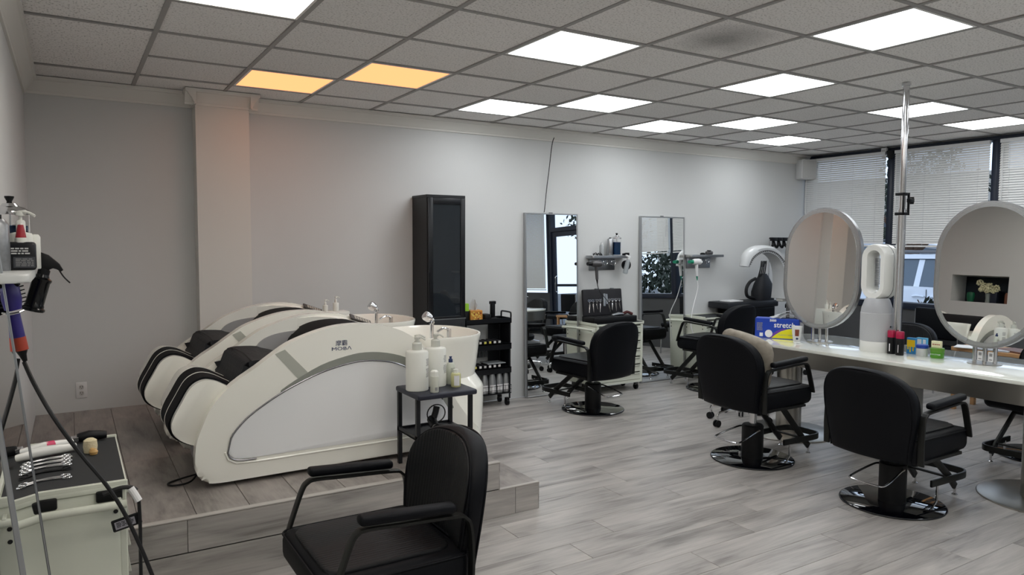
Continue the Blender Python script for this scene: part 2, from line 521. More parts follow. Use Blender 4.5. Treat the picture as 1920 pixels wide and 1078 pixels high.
# right (window) wall
WIN = [(6.10, 4.99), (4.90, 3.86), (3.78, 2.70), (2.62, 1.50), (0.02, -1.30)]
SILL, HEAD = 0.87, 2.66
bm = NB()
box(bm, XR, XR + .12, 1.46, YB, 0, SILL); box(bm, XR, XR + .12, -1.4, .06, 0, SILL)
wall_right = structure('wall_right', bm, M_dado)
bm = NB(); box(bm, XR, XR + .12, YF, -1.4, 0, ZC + .1); box(bm, XR, XR + .12, -1.4, YB, ZC - .012, ZC + .1); structure('wall_right_upper', bm, M_wall)
bm = NB(); box(bm, XR - .02, XR + .14, 1.46, YB, SILL - .06, SILL + .015, .004); structure('trim_9', bm, M_frame)
bm = NB(); box(bm, XR - .06, XR + .12, -1.4, YB, HEAD, ZC - .012, .004); structure('trim_10', bm, M_frame)
for i, (ya, yb) in enumerate(WIN):
    bm = NB()
    w = .055 if i else .03
    top = 6.12 if i == 0 else (.06 if i == 4 else (WIN[i - 1][1] + ya) / 2)
    bot = (yb + WIN[i + 1][0]) / 2 if i < 3 else yb - .05
    for a, b_ in ((ya - .012, top), (bot, yb + .012)):
        box(bm, XR - .055, XR + .07, a, b_, SILL, HEAD, .003)
    wn = structure('window_%d' % (i + 1), bm, M_frame)
    bm = NB(); box(bm, XR + .03, XR + .036, yb + .012, ya - .012, SILL + .015, HEAD); ob('pane', bm, M_glassw, wn)
    bm = NB(); box(bm, XR - .01, XR + .06, yb, ya, 1.36, 1.40); ob('transom_bar', bm, M_frame, wn) if i in (3,) else bm.free()
# entrance door in the right wall, y -0.85 .. 0.2 (seen only in the leaning mirrors)
bm = NB()
box(bm, XR - .04, XR + .08, 1.38, 1.46, 0, HEAD); box(bm, XR - .04, XR + .08, .06, .14, 0, HEAD); box(bm, XR - .04, XR + .08, .14, 1.38, 2.1, 2.18)
dr = structure('door_1', bm, M_frame)
bm = NB(); box(bm, XR - .01, XR + .04, .14, .23, .02, 2.1); box(bm, XR - .01, XR + .04, 1.29, 1.38, .02, 2.1); box(bm, XR - .01, XR + .04, .23, 1.29, .02, .22); box(bm, XR - .01, XR + .04, .23, 1.29, 2.0, 2.1); box(bm, XR - .01, XR + .04, .23, 1.29, 1.0, 1.05)
lf = ob('door_leaf', bm, M_frame, dr)
bm = NB(); box(bm, XR + .01, XR + .016, .23, 1.29, .22, 2.0); ob('pane', bm, M_glassw, lf)
bm = NB(); box(bm, XR + .01, XR + .016, .14, 1.38, 2.18, HEAD); ob('pane', bm, M_glassw, dr)
bm = NB(); tube(bm, smooth_pts([(XR - .02, .32, .9), (XR - .07, .32, .92), (XR - .07, .32, 1.18), (XR - .02, .32, 1.2)]), .011); ob('door_handle', bm, M_chrome, dr)

# blinds
def blind(i, ya, yb, zb, label):
    t = thing('window_blind', label, 'blind', (XR - .10, (ya + yb) / 2, 0), 0, None)
    w = (ya - yb) / 2 - .01
    bm = NB(); box(bm, -.02, .02, -w, w, HEAD - .04, HEAD - .002, .002, 1); ob('headrail', bm, M_whitem, t)
    bm = NB(); n = int((HEAD - .05 - zb) / .0255)
    for k in range(n):
        z = HEAD - .055 - k * .0255
        M = Matrix.Translation((0, 0, z)) @ Matrix.Rotation(math.radians(-58), 4, 'Y')
        box(bm, -.0145, .0145, -w, w, -.0006, .0006, 0, 1, M)
    s = ob('slats', bm, M_blind, t); s['kind'] = 'stuff'
    bm = NB(); box(bm, -.013, .013, -w, w, zb - .025, zb - .005, .003, 1); ob('bottom_rail', bm, M_whitem, t)
    bm = NB()
    for f in (-.8, -.25, .3, .82): cyl(bm, (-.016, w * f, zb), (-.016, w * f, HEAD - .02), .0012, n=5)
    ob('ladder_cord', bm, M_whitem, t)
    bm = NB(); cyl(bm, (-.03, w * .93, HEAD - .05), (-.03, w * .93, zb + .25), .004, n=6); ob('tilt_wand', bm, M_whitem, t)
blind(0, *WIN[0], 1.56, 'white slatted window blind in the corner, behind the left oval mirror')
blind(1, *WIN[1], 1.56, 'white slatted window blind above the parked white car, behind the chrome pole')
blind(2, *WIN[2], 1.56, 'white slatted window blind cut by the right edge of the photo')
blind(3, *WIN[3], 1.40, 'white slatted blind seen in the right leaning wall mirror')
blind(4, *WIN[4], .95, 'white slatted blind seen in the left leaning wall mirror')

# ceiling
bm = NB(); box(bm, XL - .1, XR + .1, YF - .1, YB + .1, ZC + .07, ZC + .12)
ceil = structure('ceiling', bm, M_tbase)
WHITE = [(0, 3), (3, 3), (6, 3), (9, 3), (11, 3), (5, 5), (4, 0), (5, 1), (7, 0), (8, 1), (10, 0),
         (0, 6), (2, 6), (4, 7), (8, 6), (0, 8), (2, 9), (5, 9), (8, 9), (11, 7), (1, 12), (4, 12), (7, 12), (10, 11)]  # this row: unseen panels, added to bring more light from behind the camera
ORANGE = [(1, 0), (2, 1)]
TM = None
bm = NB(); box(bm, .012, TP - .012, -TP + .012, -.012, 0, .012); 
TM = bpy.data.meshes.new('ceiling_tile'); bm.to_mesh(TM); bm.free(); TM.materials.append(M_tile)
bm = NB()
def stained():
    m = M_tile.copy(); m.name = 'mineral_fibre_tile_stained'; nt = m.node_tree; L = nt.links.new
    b = nt.nodes['Principled BSDF']; src = b.inputs['Base Color'].links[0].from_socket
    tc = nt.nodes.new('ShaderNodeTexCoord'); n = nt.nodes.new('ShaderNodeTexNoise'); n.inputs['Scale'].default_value = 3.2; n.inputs['Detail'].default_value = 4
    L(tc.outputs['Object'], n.inputs['Vector'])
    g = nt.nodes.new('ShaderNodeMapping'); g.inputs['Location'].default_value = (-1.0, 1.0, 0); g.inputs['Scale'].default_value = (3.28, 3.28, 0)
    L(tc.outputs['Object'], g.inputs['Vector'])
    ln_ = nt.nodes.new('ShaderNodeVectorMath'); ln_.operation = 'LENGTH'; L(g.outputs[0], ln_.inputs[0])
    ad = nt.nodes.new('ShaderNodeMath'); ad.operation = 'ADD'; L(ln_.outputs['Value'], ad.inputs[0]); L(n.outputs['Fac'], ad.inputs[1])
    mr = nt.nodes.new('ShaderNodeMapRange'); mr.inputs['From Min'].default_value = .7; mr.inputs['From Max'].default_value = 1.5; mr.inputs['To Min'].default_value = .52; mr.inputs['To Max'].default_value = 1
    L(ad.outputs[0], mr.inputs['Value'])
    vm = nt.nodes.new('ShaderNodeVectorMath'); vm.operation = 'SCALE'; L(src, vm.inputs[0]); L(mr.outputs[0], vm.inputs['Scale']); L(vm.outputs[0], b.inputs['Base Color'])
    return m
TMs = TM.copy(); TMs.materials.clear(); TMs.materials.append(stained())
far = NB()
for i in range(-2, 14):
    for j in range(-1, 15):
        if (i, j) in WHITE or (i, j) in ORANGE: continue
        xa, xb = max(GX0 + i * TP, XL + .01), min(GX0 + (i + 1) * TP, XR)
        yb_, ya_ = min(GY0 - j * TP, YB - .01), max(GY0 - (j + 1) * TP, YF)
        if i < 0 and j >= 0:      # full-length 2 x 4 tiles in the column along the left wall
            if j % 2: continue
            ya_ = max(GY0 - (j + 2) * TP, YF)
        if xb - xa < .03 or yb_ - ya_ < .03: continue
        if j <= 7:
            o = bpy.data.objects.new('tile', TMs if (i, j) == (4, 4) else TM); COL.objects.link(o)
            o.scale = ((xb - xa) / TP, (yb_ - ya_) / TP, 1); o.location = (xa, yb_, ZC + .004 + random.uniform(0, .003))
            o.rotation_euler = (random.uniform(-.002, .002), random.uniform(-.002, .002), 0)
            o.parent = ceil
        else:
            box(far, xa + .012, xb - .012, ya_ + .012, yb_ - .012, ZC + .004, ZC + .016)
bm.free()
o = ob('tiles_behind_camera', far, M_tile, ceil); o['kind'] = 'stuff'
for i in range(-1, 14):
    x = GX0 + i * TP
    if x > XR - .02: continue
    bm = NB(); box(bm, x - .013, x + .013, YF, YB - .01, ZC - .002, ZC + .02, .001, 1); ob('grid_bar', bm, M_tbar, ceil)
for j in range(0, 15):
    y = GY0 - j * TP
    if y < YF: continue
    bm = NB(); box(bm, XL if j % 2 == 0 else GX0, XR, y - .013, y + .013, ZC - .0015, ZC + .019, .001, 1); ob('grid_bar', bm, M_tbar, ceil)
# dark stain on one tile: real blotch
def em(name, col, s):
    m = bpy.data.materials.new(name); m.use_nodes = True
    nt = m.node_tree; nt.nodes.remove(nt.nodes['Principled BSDF'])
    e = nt.nodes.new('ShaderNodeEmission'); e.inputs[0].default_value = (*col, 1); e.inputs[1].default_value = s
    nt.links.new(e.outputs[0], nt.nodes['Material Output'].inputs[0]); return m
M_lit = em('panel_light_white', (.94, .975, 1.0), PANEL)
M_litw = em('panel_light_warm_white', (1.0, .945, .87), PANEL)
M_lito = em('panel_light_amber', (2.0, .68, .275), 1.0)
M_rim = mat('panel_rim', '#f2f2ee', .4)
def light(i, j, m, label, group=None):
    x, y = GX0 + i * TP + TP / 2, GY0 - j * TP - TP / 2
    t = thing('ceiling_light', label, 'ceiling light', (x, y, ZC), 0, group)
    h = TP / 2 - .014; w = .014
    bm = NB(); box(bm, -h, h, h - w, h, -.001, .02); box(bm, -h, h, -h, -h + w, -.001, .02); box(bm, -h, -h + w, -h + w, h - w, -.001, .02); box(bm, h - w, h, -h + w, h - w, -.001, .02)
    ob('frame', bm, M_rim, t)
    bm = NB(); box(bm, -h + w, h - w, -h + w, h - w, .002, .008); ob('diffuser', bm, m, t)
LL = {(0, 3): 'white ceiling panel cut by the top edge, above the amber panels', (3, 3): 'lit white ceiling panel just right of the amber panels and higher',
      (6, 3): 'lit white ceiling panel left of the chrome pole top', (9, 3): 'lit white ceiling panel crossed by the chrome pole',
      (11, 3): 'rightmost lit white ceiling panel, cut by the right edge', (5, 5): 'largest lit white ceiling panel at the top right',
      (4, 0): 'lit white ceiling panel in the back row, above the display cabinet side', (5, 1): 'lit white ceiling panel above the left leaning mirror, second row',
      (7, 0): 'small lit white ceiling panel near the back wall, above the right leaning mirror', (8, 1): 'small lit white ceiling panel in the second row right of the hanging cable',
      (10, 0): 'smallest and farthest lit white ceiling panel near the wall corner'}
for ij in WHITE: light(*ij, M_litw if ij[0] <= 2 else M_lit, LL.get(ij, 'unseen white ceiling panel behind the viewpoint, added for more light'), None if ij in LL else 'added ceiling panels behind the viewpoint')
light(1, 0, M_lito, 'amber lit ceiling panel next to the pillar, the left one of two', 'amber ceiling panels')
light(2, 1, M_lito, 'amber lit ceiling panel, the right one of two', 'amber ceiling panels')

# speaker, camera, sensor, outlet
t = thing('wall_speaker', 'white box speaker high in the corner beside the window', 'speaker', (8.17, 6.03, 2.40), -.35)
bm = NB(); box(bm, -.11, .11, -.08, .06, 0, .25, .015, 3); ob('cabinet', bm, M_whitem, t)
bm = NB(); box(bm, -.095, .095, -.088, -.078, .015, .235, .006, 2); ob('grille', bm, mat('speaker_grille', '#c9c9c7', .7), t)
bm = NB(); cyl(bm, (0, .05, .25), (0, .05, .30), .012); cyl(bm, (-.09, .05, .275), (.09, .05, .275), .006); ob('bracket', bm, M_whitem, t)
t = thing('security_camera', 'small black dome camera on the window post by the chrome pole', 'camera', (8.25, 4.945, 2.60))
bm = NB(); lathe(bm, [(.045, .06), (.045, .03), (.04, .0), (.028, -.03), (.001, -.04)]); ob('dome', bm, M_black, t)
bm = NB(); box(bm, -.02, .1, -.03, .03, .03, .06, .008); ob('mount', bm, M_whitem, t)
t = thing('motion_sensor', 'small white sensor box on the dark window head', 'sensor', (8.27, 5.03, 2.665))
bm = NB(); box(bm, -.03, .01, -.035, .035, -.02, .04, .01, 3); ob('body', bm, M_whitem, t)
bm = NB(); box(bm, -.036, -.028, -.02, .02, -.012, .012, .004); ob('lens', bm, mat('sensor_lens', '#b8b8b8', .3), t)
t = thing('wall_outlet', 'white double wall outlet low on the left back wall', 'outlet', (0.048, YB, .475))
bm = NB(); box(bm, -.036, .036, -.007, 0, -.058, .058, .004); ob('cover_plate', bm, M_whitem, t)
for k, z in enumerate((-.022, .022)):
    bm = NB(); prism(bm, [(x, z + y) for x, y in rrect(0, 0, .03, .034, .012, 4)], 'y', -.0095, -.006, .001, 1)
    s = ob('socket', bm, mat('outlet_socket', '#c4c3c0', .5), t)
    bm = NB(); box(bm, -.008, -.005, -.0105, -.009, z - .002, z + .009); box(bm, .005, .008, -.0105, -.009, z - .002, z + .009); cyl(bm, (0, -.0105, z - .009), (0, -.009, z - .009), .0025, n=8)
    ob('slot', bm, M_inkk, s)

# ================================================================== MASSAGE SHAMPOO BEDS
def XZ(l, y=0): return [(p[0], p[1]) for p in l]
def make_bed():
    """local origin: x as world offset from 0, y=0 is near side, z=0 platform top"""
    t = thing('massage_shampoo_bed', 'white massage shampoo bed nearest the viewer with blue lettering on its side', 'massage bed', (0, 3.84, PZ))
    zz = PZ
    top = [(.505, .435), (.512, .55), (.544, .646), (.597, .749), (.69, .845), (.807, .922), (.89, .98), (.972, 1.033), (1.06, 1.068), (1.143, 1.094), (1.23, 1.112), (1.322, 1.119), (1.42, 1.116), (1.51, 1.100), (1.623, 1.062), (1.74, .985), (1.83, .88), (1.90, .76), (1.97, .62), (2.06, .50), (2.13, .43)]
    top = [(p.x, p.y) for p in smooth_pts([(a, b, 0) for a, b in top], 3)]
    outline = top + [(2.15, .37), (2.12, .345)] + [(p.x, p.y) for p in smooth_pts([(.66, .345, 0), (.60, .347, 0), (.555, .357, 0), (.525, .383, 0), (.508, .42, 0)], 3)]
    outline = [(x, z - zz) for x, z in outline]
    inner_top = [(.665, .50), (.680, .565), (.72, .62), (.776, .672), (.86, .728), (.94, .774), (1.025, .814), (1.15, .862), (1.29, .895), (1.40, .905), (1.52, .892), (1.622, .86), (1.74, .79), (1.83, .70), (1.90, .60), (1.95, .51)]
    it = [(p.x, p.y - zz) for p in smooth_pts([(a, b, 0) for a, b in inner_top], 3)]
    W = .74
    # each side shell: outer ring with the recess, then panel
    for side, y0, y1, nm in ((0, 0.0, .07, 'side_shell'), (1, W - .07, W, 'side_shell')):
        bm = NB(); prism(bm, outline, 'y', y0, y1, .022, 4)
        sh = ob(nm, bm, M_bed, t, ang=50)
        # recess on the outer face
        yo = y0 if side == 0 else y1; sg = -1 if side == 0 else 1
        pl = it + [(1.93, .455 - zz)] + [(p.x, p.y - zz) for p in smooth_pts([(.78, .454, 0), (.735, .456, 0), (.70, .462, 0), (.675, .476, 0), (.665, .49, 0)], 3)]
        # grey crescent band above the panel
        band_o = [(p.x, p.y - zz) for p in smooth_pts([(.93, .79, 0), (1.0, .833, 0), (1.143, .905, 0), (1.29, .945, 0), (1.40, .957, 0), (1.52, .945, 0), (1.65, .905, 0), (1.78, .825, 0), (1.88, .71, 0), (1.95, .58, 0)], 3)]
        band_i = [(p.x, p.y - zz) for p in smooth_pts([(.93, .772, 0), (1.025, .814, 0), (1.15, .862, 0), (1.29, .895, 0), (1.40, .905, 0), (1.52, .892, 0), (1.622, .86, 0), (1.74, .79, 0), (1.83, .70, 0), (1.92, .55, 0)], 3)]
        bm = NB(); loft(bm, [[V((a[0], yo - sg * .002, a[1])), V((a[0], yo + sg * .004, a[1])), V((b[0], yo + sg * .0015, b[1])), V((b[0], yo - sg * .002, b[1]))] for a, b in zip(band_o, band_i)])
        ob('grey_band', bm, M_bedg, sh)
        # diagonal grey strip between edge and band
        bm = NB(); prism(bm, [(.905, .985 - zz), (.955, 1.005 - zz), (1.075, .873 - zz), (1.02, .845 - zz)], 'y', yo - sg * .001, yo + sg * .0015)
        ob('grey_strip', bm, mat('bed_strip_grey', '#b3b5ab', .3), sh)
        bm = NB(); prism(bm, pl, 'y', yo - sg * .002, yo + sg * .0045, .003, 2); ob('side_panel', bm, M_bedp, sh)
        bm = NB(); tube(bm, [(x, yo + sg * .005, z) for x, z in ([(p.x, p.y - zz) for p in smooth_pts([(.80, .447, 0), (.75, .447, 0), (.70, .454, 0), (.672, .470, 0), (.660, .495, 0)], 3)] + [(a - .004, b + .005) for a, b in it[3:-4]])], .0045, 6)
        ob('panel_trim', bm, mat('bed_trim_silver', '#8f8f93', .25, metal=.7), sh)
        # raised lower lip
        bm = NB(); tube(bm, [(.648, yo + sg * .002, .50 - zz), (.662, yo + sg * .002, .460 - zz), (.70, yo + sg * .002, .437 - zz), (.80, yo + sg * .002, .432 - zz), (1.95, yo + sg * .002, .436 - zz)], .0055, 8); ob('lower_lip', bm, M_bed, sh)
        if side == 0:
            bm = text_bm('摩霸', .034, face_my(1.262, -.0006, 1.016 - zz), .0006, 1.0); ob('lettering', bm, M_ink, sh)
            bm = text_bm('MOBΛ', .026, face_my(1.262, -.0006, .987 - zz), .0006, 1.55); ob('lettering', bm, M_ink, sh)
        # small button
        bm = NB(); box(bm, .852, .878, y0 + .02, y0 + .045, .953 - zz, .958 - zz, .002, 1, Matrix.Translation((.865, 0, .955 - zz)) @ Matrix.Rotation(-.6, 4, 'Y') @ Matrix.Translation((-.865, 0, -.955 + zz))); ob('slot_badge', bm, M_bedg, sh)
    sh = [c for c in kids(t) if c.name.startswith('side_shell')][-1]
    # inner flank on far shell: armrest recess + keypad
    bm = NB(); 
    arm = [(p.x, p.y - zz) for p in smooth_pts([(.94, .88, 0), (.945, .93, 0), (.985, .975, 0), (1.06, 1.005, 0), (1.18, 1.02, 0), (1.34, 1.02, 0), (1.38, .88, 0), (1.15, .82, 0)], 4, True)]
    prism(bm, arm, 'y', W - .078, W - .068, .004, 2); ob('armrest_recess', bm, mat('bed_recess_grey', '#a7a6a6', .35), sh)
    bm = NB(); prism(bm, arm, 'y', .068, .078, .004, 2); ob('armrest_recess', bm, MATS['bed_recess_grey'], kids(t)[0])
    bm = NB()
    loft(bm, [[V((x, y, z - zz)) for y, z in ((W - .07 - .075 * k, z0 - .008 - .022 * k), (W - .03, z0 - .004), (W - .03, z0 - .10), (W - .07 - .075 * k, z0 - .10))] for x, z0, k in ((1.20, 1.103, 0), (1.30, 1.116, .25), (1.40, 1.117, .6), (1.47, 1.107, .85), (1.56, 1.085, 1), (1.66, 1.048, 1), (1.76, .972, .9), (1.82, .89, .7))])
    ob('keypad_shelf', bm, M_bed, sh)
    Mk = Matrix.Translation((1.605, W - .088, 1.0685 - zz)) @ Matrix.Rotation(.36, 4, 'Y') @ Matrix.Rotation(.42, 4, 'X') 
    bm = NB(); box(bm, -.075, .075, -.028, .028, -.006, .003, .002, 1, Mk); kp = ob('keypad', bm, mat('keypad_dark', '#3a332f', .35), t)
    bm = NB()
    for a in range(6):
        for b in range(2): box(bm, -.045 + a * .019, -.032 + a * .019, -.018 + b * .02, -.004 + b * .02, .003, .0045, 0, 1, Mk)
    ob('keys', bm, mat('key_print', '#b9b2a6', .4), kp)
    # body between the shells
    bm = NB(); pr = [(.62, .36), (.62, .62), (.86, .74), (1.05, .80), (1.3, .84), (1.62, .93), (1.86, .86), (2.0, .55), (2.1, .36)]
    prism(bm, [(x, z - zz) for x, z in pr], 'y', .06, W - .06, .01, 2); ob('body', bm, M_bed, t)
    # cushions
    bm = NB()
    sec = [(.78, .76), (.70, .80), (.735, .86), (.765, .935), (.79, .952), (.85, .958), (.98, .945), (1.08, .90), (1.1, .80)]
    prism(bm, [(p.x, p.y - zz) for p in smooth_pts([(a, b, 0) for a, b in sec], 4, True)], 'y', .085, W - .085, .03, 3)
    for v in bm.verts:
        v.co.z -= .03 * abs((v.co.y - W / 2) / (W / 2)) ** 2
        if v.co.x < .95: v.co.z += .012 * math.sin(v.co.y * 30)
    cu = ob('knee_cushion', bm, M_seatc, t, ang=60)
    bm = NB(); tube(bm, [(.805, .10 + .54 * i / 12, .957 - zz - .03 * abs((.10 + .54 * i / 12 - W / 2) / (W / 2)) ** 2) for i in range(13)], .004, 5); ob('seam', bm, M_black, cu)
    bm = NB(); prism(bm, [(.66, .70 - zz), (.70, .80 - zz), (.76, .83 - zz), (.80, .78 - zz), (.78, .68 - zz)], 'y', .10, W - .1, .012, 2); ob('calf_pad', bm, M_navy, t)
    bm = NB(); box(bm, 1.08, 1.40, .09, W - .09, .80 - zz, .87 - zz, .03, 3); ob('seat_cushion', bm, M_seatc, t)
    bm = NB()
    prism(bm, [(p.x, p.y - zz) for p in smooth_pts([(1.14, .90, 0), (1.16, 1.0, 0), (1.23, 1.055, 0), (1.36, 1.085, 0), (1.50, 1.078, 0), (1.60, 1.03, 0), (1.66, .95, 0), (1.60, .88, 0)], 4, True)], 'y', .12, W - .085, .03, 3)
    ob('back_cushion', bm, M_navy, t, ang=60)
    # calf massage unit: white cheeks with black wraps and thin white fins
    prof = [(.80, .74), (.665, .835), (.60, .865), (.55, .866), (.50, .835), (.455, .76), (.418, .69), (.408, .64), (.43, .59), (.50, .545), (.58, .53), (.70, .55), (.80, .62)]
    P = [(p.x, p.y - zz) for p in smooth_pts([(a, b, 0) for a, b in prof], 4, True)]
    def scl(P, s, dx=0, dz=0):
        cx = sum(p[0] for p in P) / len(P); cz = sum(p[1] for p in P) / len(P)
        return [(cx + (p[0] - cx) * s + dx, cz + (p[1] - cz) * s + dz) for p in P]
    cu = None
    lay = [(.055, .095, 'cheek', M_bed, 1.0), (.095, .245, 'calf_wrap', M_navy, 1.065), (.245, .253, 'fin', M_bed, 1.078), (.253, .415, 'calf_wrap', M_navy, 1.075), (.415, .427, 'fin', M_bed, 1.09), (.427, .66, 'far_cheek', M_bed, .93)]
    for y0, y1, nm, m, s in lay:
        bm = NB(); prism(bm, scl(P, s), 'y', y0, y1, .006 if nm == 'cheek' else .002, 2); ob(nm, bm, m, t, ang=50)
    bm = NB(); box(bm, .56, .72, .14, .60, .02, .26, .02, 2); ob('foot_stand', bm, mat('bed_stand_grey', '#9b9a9c', .5), t)  # foot stand in one even grey
    # bowl
    n = 36; cx, cy = 1.985, .40
    def ring(rx, ry, z, sl=0.0, dx=0):
        return [V((cx + dx + rx * math.copysign(abs(math.cos(a)) ** .85, math.cos(a)), cy + ry * math.copysign(abs(math.sin(a)) ** .85, math.sin(a)), z + sl * math.cos(a))) for a in [2 * PI * i / n for i in range(n)]]
    bm = NB()
    loft(bm, [ring(.20, .22, .03), ring(.235, .27, .16), ring(.255, .30, .34), ring(.275, .325, .50), ring(.29, .345, .635, .0), ring(.298, .352, .668, .0), ring(.297, .350, .676), ring(.285, .34, .676), ring(.275, .328, .66), ring(.25, .30, .58), ring(.20, .25, .50), ring(.05, .06, .47)])
    ob('basin', bm, M_bed, t, ang=50)
    bm = NB()
    loft(bm, [ring(.305, .345, .02), ring(.318, .35, .16), ring(.322, .355, .33), ring(.312, .35, .35), ring(.25, .29, .44)]); ob('pedestal_skirt', bm, M_bed, t, ang=50)
    bm = NB()
    fx, fy = 2.09, .60
    cyl(bm, (fx, fy, .56), (fx, fy, .70), .014); lathe(bm, [(.018, 0), (.03, .012), (.034, .045), (.028, .06), (.001, .064)], (0, 0, 0), 16, Matrix.Translation((fx - .03, fy, .745)) @ Matrix.Rotation(-.9, 4, 'Y') @ Matrix.Translation((0, 0, -.03)))
    tube(bm, smooth_pts([(fx, fy, .69), (fx + .01, fy, .72), (fx - .01, fy, .735)]), .012)
    ob('shower_head', bm, M_chrome, t)
    bm = NB(); cyl(bm, (fx + .09, fy - .08, .6), (fx + .09, fy - .08, .665), .016); tube(bm, smooth_pts([(fx + .09, fy - .08, .66), (fx + .04, fy - .1, .675), (fx - .02, fy - .12, .655)]), .008); ob('tap', bm, M_chrome, t)
    bm = NB(); box(bm, -.04, .04, -.02, .02, 0, .003, 0, 1, Matrix.Translation((cx + .265, cy + .12, .61)) @ Matrix.Rotation(-1.42, 4, 'Y') @ Matrix.Rotation(PI / 2, 4, 'Z')); ob('water_panel', bm, M_bedg, t)
    bm = NB(); box(bm, 1.70, 1.80, .16, W - .16, .60, .66, .025, 3); ob('neck_rest', bm, M_navy, t)
    return t
bed = make_bed()
bed2 = dup(bed, (-.045, 4.765, PZ), 0, 'white massage shampoo bed farther back, beside the pillar')
bed['group'] = 'massage shampoo beds'; bed2['group'] = 'massage shampoo beds'
tag(ob('power_cable', (lambda bm: (tube(bm, smooth_pts([(.60, 4.1, .56), (.555, 4.08, .44), (.545, 4.05, .36), (.50, 4.0, .326), (.42, 3.98, .326), (.40, 4.03, .326), (.47, 4.08, .326), (.58, 4.08, .34), (.63, 4.05, .345)], 6), .005, 6), bm)[1])(NB()), M_cable), 'black power cable looping on the platform at the bed foot', 'cable')

# ================================================================== SALON CHAIRS
def make_chair(lift=0.0):
    t = thing('styling_chair', '', 'chair')
    L = lift
    bm = NB(); lathe(bm, [(.288, 0), (.292, .003), (.292, .009), (.286, .013), (.06, .014), (.001, .014)], n=56); ob('base_plate', bm, M_bglass, t)
    bm = NB(); tube(bm, [(.291 * math.cos(a), .291 * math.sin(a), .006) for a in [2 * PI * i / 48 for i in range(48)]], .0045, 6, True); ob('base_rim', bm, M_blackm, t)
    bm = NB(); lathe(bm, [(.077, .012), (.077, .245), (.069, .255), (.03, .257), (.001, .257)], n=28); ob('column', bm, M_black, t)
    bm = NB(); cyl(bm, (0, 0, .25), (0, 0, .33 + L), .027); ob('piston', bm, M_chrome, t)
    bm = NB(); box(bm, -.16, .17, -.13, .13, .315 + L, .335 + L, .004, 1); ob('seat_plate', bm, M_blackm, t)
    bm = NB(); tube(bm, smooth_pts([(-.02, -.08, .228), (-.07, -.09, .225), (-.24, -.11, .185), (-.285, -.08, .175), (-.285, .08, .175), (-.24, .11, .185), (-.07, .09, .225), (-.02, .08, .228)], 4), .0062, 8); ob('pump_lever', bm, M_chrome, t)
    # seat
    bm = NB(); box(bm, -.245, .30, -.283, .283, .322 + L, .49 + L, .04, 4)
    for v in bm.verts:
        if v.co.z < .40 + L: v.co.z += .045 * max(0, (v.co.x - .05) / .25) ** 2
        if v.co.z > .45 + L: v.co.z += .018 * max(0, 1 - (v.co.y / .25) ** 2) * max(0, 1 - ((v.co.x - .05) / .3) ** 2)
    s = ob('seat', bm, M_vinyl, t, ang=60)
    bm = NB()
    prism(bm, rrect(.035, 0, .47, .46, .06), 'z', .475 + L, .500 + L, .012, 3)
    ob('seat_panel', bm, M_rib, s, ang=60)
    bm = NB()
    for z in (.478,): tube(bm, [(x, y, z + L) for x, y in rrect(.0275, 0, .545, .566, .05)], .0045, 6, True)
    ob('piping', bm, M_vinyl, s)
    # backrest : arch built as stacked rounded sections, curved and reclined
    def back_w(w, z, z0, z1):
        k = min(1, (z - z0) / .3); base = .87 + .13 * k * k * (3 - 2 * k)
        f = (z - (z1 - .21)) / .21
        top = max(0, 1 - max(0, f) ** 2.5) ** (1 / 2.5)
        return w * max(.10, base * top)
    def bend(bm):
        for v in bm.verts:
            z = v.co.z - (.34 + L)
            v.co.x += .06 * (v.co.y / .28) ** 2 - .17 * max(z, 0) * .9 - .02
    def arch(w, z0, z1, xa, xb, er):
        bm = NB(); rings = []
        zsq = [z0, z0 + er * .3, z0 + er] + [z0 + er + (z1 - .15 - z0 - er) * k / 7 for k in range(1, 8)] + [z1 - .12, z1 - .095, z1 - .07, z1 - .05, z1 - .035, z1 - .022, z1 - .012, z1 - .005, z1]
        for z in zsq:
            hw = back_w(w, z, z0, z1)
            e = min(z - z0, z1 - z)
            f = 1 if e >= er else math.sqrt(max(0.02, 1 - (1 - e / er) ** 2))
            th = (xb - xa) * f; cx = (xa + xb) / 2
            r = min(er, th * .49, hw * .9)
            n = 7; top_ = []
            ring = []
            ring += [(cx + th / 2, -hw + r + (2 * hw - 2 * r) * k / 10) for k in range(11)]
            ring += [(cx + th / 2 - r + r * math.cos(a), hw - r + r * math.sin(a)) for a in [PI / 2 * k / 4 for k in range(1, 5)]]
            ring += [(cx - th / 2 + r - r * math.sin(a), hw - r + r * math.cos(a)) for a in [PI / 2 * k / 4 for k in range(1, 5)]]
            ring += [(cx - th / 2, hw - r - (2 * hw - 2 * r) * k / 10) for k in range(1, 11)]
            ring += [(cx - th / 2 + r - r * math.cos(a), -hw + r - r * math.sin(a)) for a in [PI / 2 * k / 4 for k in range(1, 5)]]
            ring += [(cx + th / 2 - r + r * math.sin(a), -hw + r - r * math.cos(a)) for a in [PI / 2 * k / 4 for k in range(1, 4)]]
            rings.append([V((x, y, z + L)) for x, y in ring])
        loft(bm, rings); bend(bm); return bm
    bk = ob('backrest', arch(.282, .33, .862, -.298, -.215, .03), M_vinyl, t, ang=60)
    ob('back_panel', arch(.270, .46, .850, -.225, -.209, .006), M_rib, bk, ang=60)
    bm = NB()
    for xx in (-.222, -.291):
        zl = [.35 + (.70 - .35) * k / 8 for k in range(9)] + [.73, .755, .78, .80, .815, .828, .838, .846, .852, .856, .858]
        zl = [z + 0 for z in zl]
        side = [(back_w(.274, z + .004, .33, .862), z - .004) for z in zl]
        pts = [(-a, z) for a, z in side] + [(a, z) for a, z in reversed(side)]
        tube(bm, [(xx, a, b + L) for a, b in pts], .0045, 6)
    bend(bm); ob('piping', bm, M_vinyl, bk)
